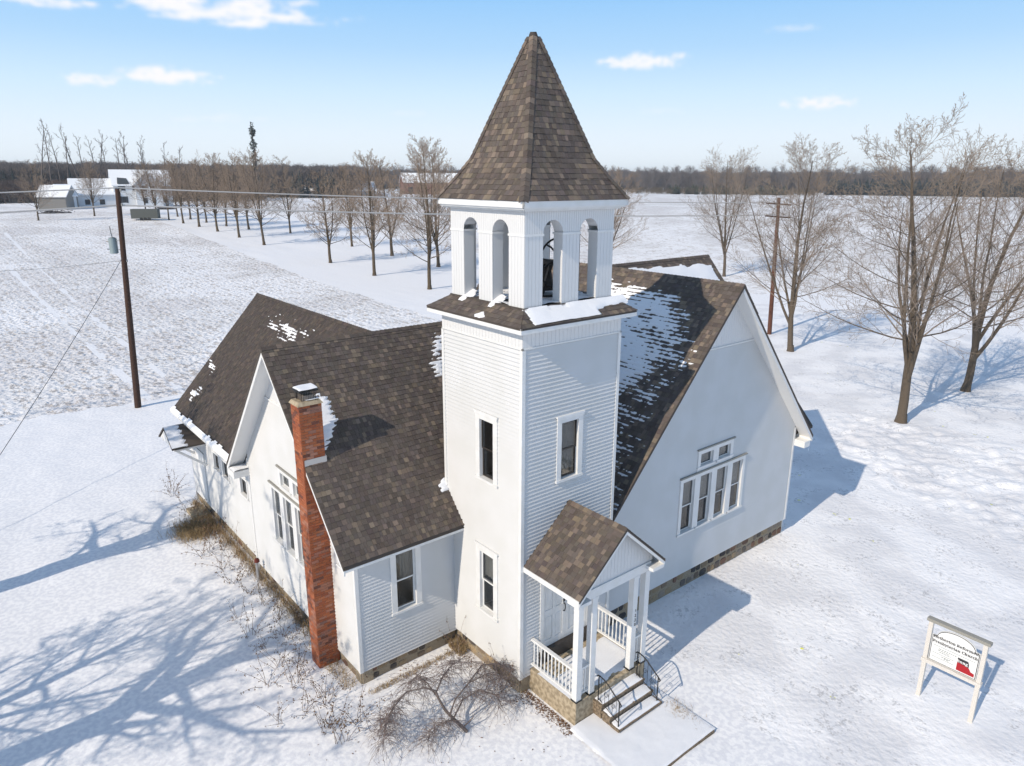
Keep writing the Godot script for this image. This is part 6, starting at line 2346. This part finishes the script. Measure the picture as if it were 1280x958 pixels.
func scatter(nm: String, label: String, mesh: Mesh, items: Array) -> void:   # items: [position, height, colour, width factor]
	var mm := MultiMesh.new()
	mm.transform_format = MultiMesh.TRANSFORM_3D
	mm.use_colors = true
	mm.mesh = mesh
	mm.instance_count = items.size()
	for k in items.size():
		var it: Array = items[k]
		var s: float = it[1]
		mm.set_instance_transform(k, Transform3D(Basis(Vector3.UP, rg.randf() * TAU).scaled(Vector3(s * it[3], s, s * it[3])), it[0]))
		mm.set_instance_color(k, it[2])
	var o := MultiMeshInstance3D.new()
	o.name = numbered(nm)
	o.multimesh = mm
	o.material_override = M.far_bark
	add_child(o)
	tag(o, label, "wood", "", "stuff")


func make_woods() -> void:
	var bare := [[], [], []]
	var dark := []
	var far_point := func(u: float, dist: float) -> Vector3:   # a place under a column of the photograph at a distance
		var d := ray(u, 222.0)
		d.y = 0
		var p := CAM + d.normalized() * dist
		return Vector3(p.x, rise(p.x, p.z) - 0.3, p.z)
	# right and middle: a grey-brown wood about half a kilometre off
	for k in 3600:
		var u := rg.randf_range(430, 1380)
		var dist := rg.randf_range(500, 640) + (60.0 if u < 800 else 0.0)
		var p: Vector3 = far_point.call(u, dist)
		var hgt := rg.randf_range(8.0, 12.5) * dist / 560.0
		var c := Color(0.10, 0.084, 0.078).lerp(Color(0.20, 0.165, 0.15), rg.randf())
		bare[rg.randi() % 2].append([p, hgt, c, rg.randf_range(0.9, 1.3)])
	for k in 320:   # single crowns that overtop the rest
		var u := rg.randf_range(430, 1380)
		bare[1].append([far_point.call(u, rg.randf_range(480, 520)), rg.randf_range(11.0, 16.0), Color(0.15, 0.125, 0.115), rg.randf_range(0.6, 0.9)])
	for k in 260:   # conifers among them and a hedge of young spruces before them
		var u := rg.randf_range(440, 1380)
		var dist := rg.randf_range(520, 620)
		dark.append([far_point.call(u, dist), rg.randf_range(8.0, 13.5), Color(0.026, 0.035, 0.034), rg.randf_range(0.8, 1.2)])
	for k in 330:
		var u := rg.randf_range(1035, 1330)
		dark.append([far_point.call(u, rg.randf_range(440, 470)), rg.randf_range(6.0, 9.5), Color(0.026, 0.035, 0.034), rg.randf_range(1.2, 1.7)])
	for k in 90:
		var u := rg.randf_range(835, 985)
		dark.append([far_point.call(u, rg.randf_range(420, 450)), rg.randf_range(2.5, 6.0), Color(0.05, 0.058, 0.035), rg.randf_range(1.3, 2.0)])
	for k in 500:
		var u := rg.randf_range(770, 1020)
		bare[2].append([far_point.call(u, rg.randf_range(425, 450)), rg.randf_range(1.8, 4.0), Color(0.15, 0.115, 0.075), 2.4])
	# left: a dark wood behind the farm, conifers at its ends
	for k in 2600:
		var u := rg.randf_range(-90, 450)
		var dist := rg.randf_range(330, 430)
		var p: Vector3 = far_point.call(u, dist)
		var c := Color(0.10, 0.084, 0.078).lerp(Color(0.20, 0.165, 0.15), rg.randf())
		bare[rg.randi() % 2].append([p, rg.randf_range(9.0, 13.0) * dist / 370.0, c, rg.randf_range(1.0, 1.4)])
	for k in 420:
		var u := rg.randf_range(-90, 60) if k < 160 else (rg.randf_range(365, 440) if k < 300 else rg.randf_range(60, 380))
		dark.append([far_point.call(u, rg.randf_range(320, 400)), rg.randf_range(8.5, 12.5), Color(0.026, 0.035, 0.034), rg.randf_range(0.9, 1.3)])
	for k in 900:   # brush at the edge of the wood
		var u := rg.randf_range(-60, 330)
		bare[2].append([far_point.call(u, rg.randf_range(285, 320)), rg.randf_range(4.0, 7.5), Color(0.10, 0.072, 0.062).lerp(Color(0.15, 0.10, 0.08), rg.randf()), 2.2])
	scatter("woodland", "grey bare woodland on the horizon", wood_mesh(0), bare[0])
	scatter("woodland", "bare woodland crowns mixed along the horizon", wood_mesh(1), bare[1])
	scatter("brushwood", "low brown brush along the edge of the woods", wood_mesh(2), bare[2])
	scatter("spruce_wood", "dark spruces among the far woods", wood_mesh(3), dark)
	# dead trees that stand high above the wood behind the farm
	var s := {"h": 22.0, "r": 0.34, "seed": 401, "seg": [6, 4, 3], "sides": [5, 4, 3], "tip": [0.2, 0.3, 0.4], "wob": [0.07, 0.2, 0.3], "up": [0.1, 0.5, 0.2], "n": [9, 4], "t0": [0.45, 0.3], "ang": [38.0, 40.0], "ratio": [0.16, 0.4], "taper": [0.7, 0.6], "thick": [0.5, 0.5], "rmin": 0.05, "lean": Vector3.ZERO}
	var tall := [[47, 170], [63, 170], [77, 178], [80, 182], [99, 174], [110, 183], [122, 177], [128, 184], [134, 187], [150, 183], [158, 181], [169, 182], [177, 184], [181, 188], [207, 188], [217, 191]]
	for k in tall.size():
		var b: Vector3 = far_point.call(tall[k][0], 315.0)
		b.y -= 0.3
		var v := s.duplicate()
		v.seed = 401 + k * 3
		v.h = (CAM.y - b.y) + (222.0 - tall[k][1]) * 315.0 / FOC
		v.lean = Vector3(0.10 if k % 3 == 0 else -0.05, 0, -0.06)
		tree("dead_tree", b, v, "tall dead tree standing above the dark wood behind the farmhouse", "dead trees above the wood", M.shrub_bark, M.shrub_bark)
	var cb: Vector3 = far_point.call(320, 265.0)
	var ct := thing("ragged_pine", cb, "tall ragged dark pine rising above the planted rows", "tree")
	var top := (CAM.y - cb.y) + (222.0 - 164.0) * 265.0 / FOC
	var tm := MB.new()
	tm.tube(PackedVector3Array([Vector3(0, -0.5, 0), Vector3(0.3, top * 0.6, 0), Vector3(-0.3, top, 0)]), PackedFloat32Array([0.4, 0.28, 0.06]), 6)
	part("trunk", tm, M.shrub_bark, ct)
	var cm := MB.new()
	for k in 900:
		var y := rg.randf_range(0.42, 1.0)
		var clump := sin(y * 37.0) * 0.5 + 0.5
		if rg.randf() > 0.25 + 0.75 * clump:
			continue
		var a := rg.randf() * TAU
		var r := (0.5 + 1.9 * clump * (1.15 - y)) * sqrt(rg.randf())
		var o := Vector3(cos(a) * r, y * top, sin(a) * r)
		var d := Vector3(rg.randf_range(-1, 1), rg.randf_range(-0.4, 0.6), rg.randf_range(-1, 1)).normalized() * 0.55
		var w := Vector3(rg.randf_range(-1, 1), rg.randf_range(-1, 1), rg.randf_range(-1, 1)).normalized() * 0.2
		cm.quad(o - d, o - w, o + d, o + w, Color(0.03, 0.038, 0.026))
	part("crown", cm, M.paint, ct)


func _ready() -> void:
	rg.seed = 11
	nz.seed = 3; nz.frequency = 0.1; nz.fractal_octaves = 4
	nz2.seed = 9; nz2.frequency = 0.1; nz2.fractal_octaves = 3
	make_view()
	make_materials()
	make_ground()
	make_church()
	make_distance()
	make_trees()
	make_poles()
	make_bell()
	make_sign()
	make_plants()
	make_snow()
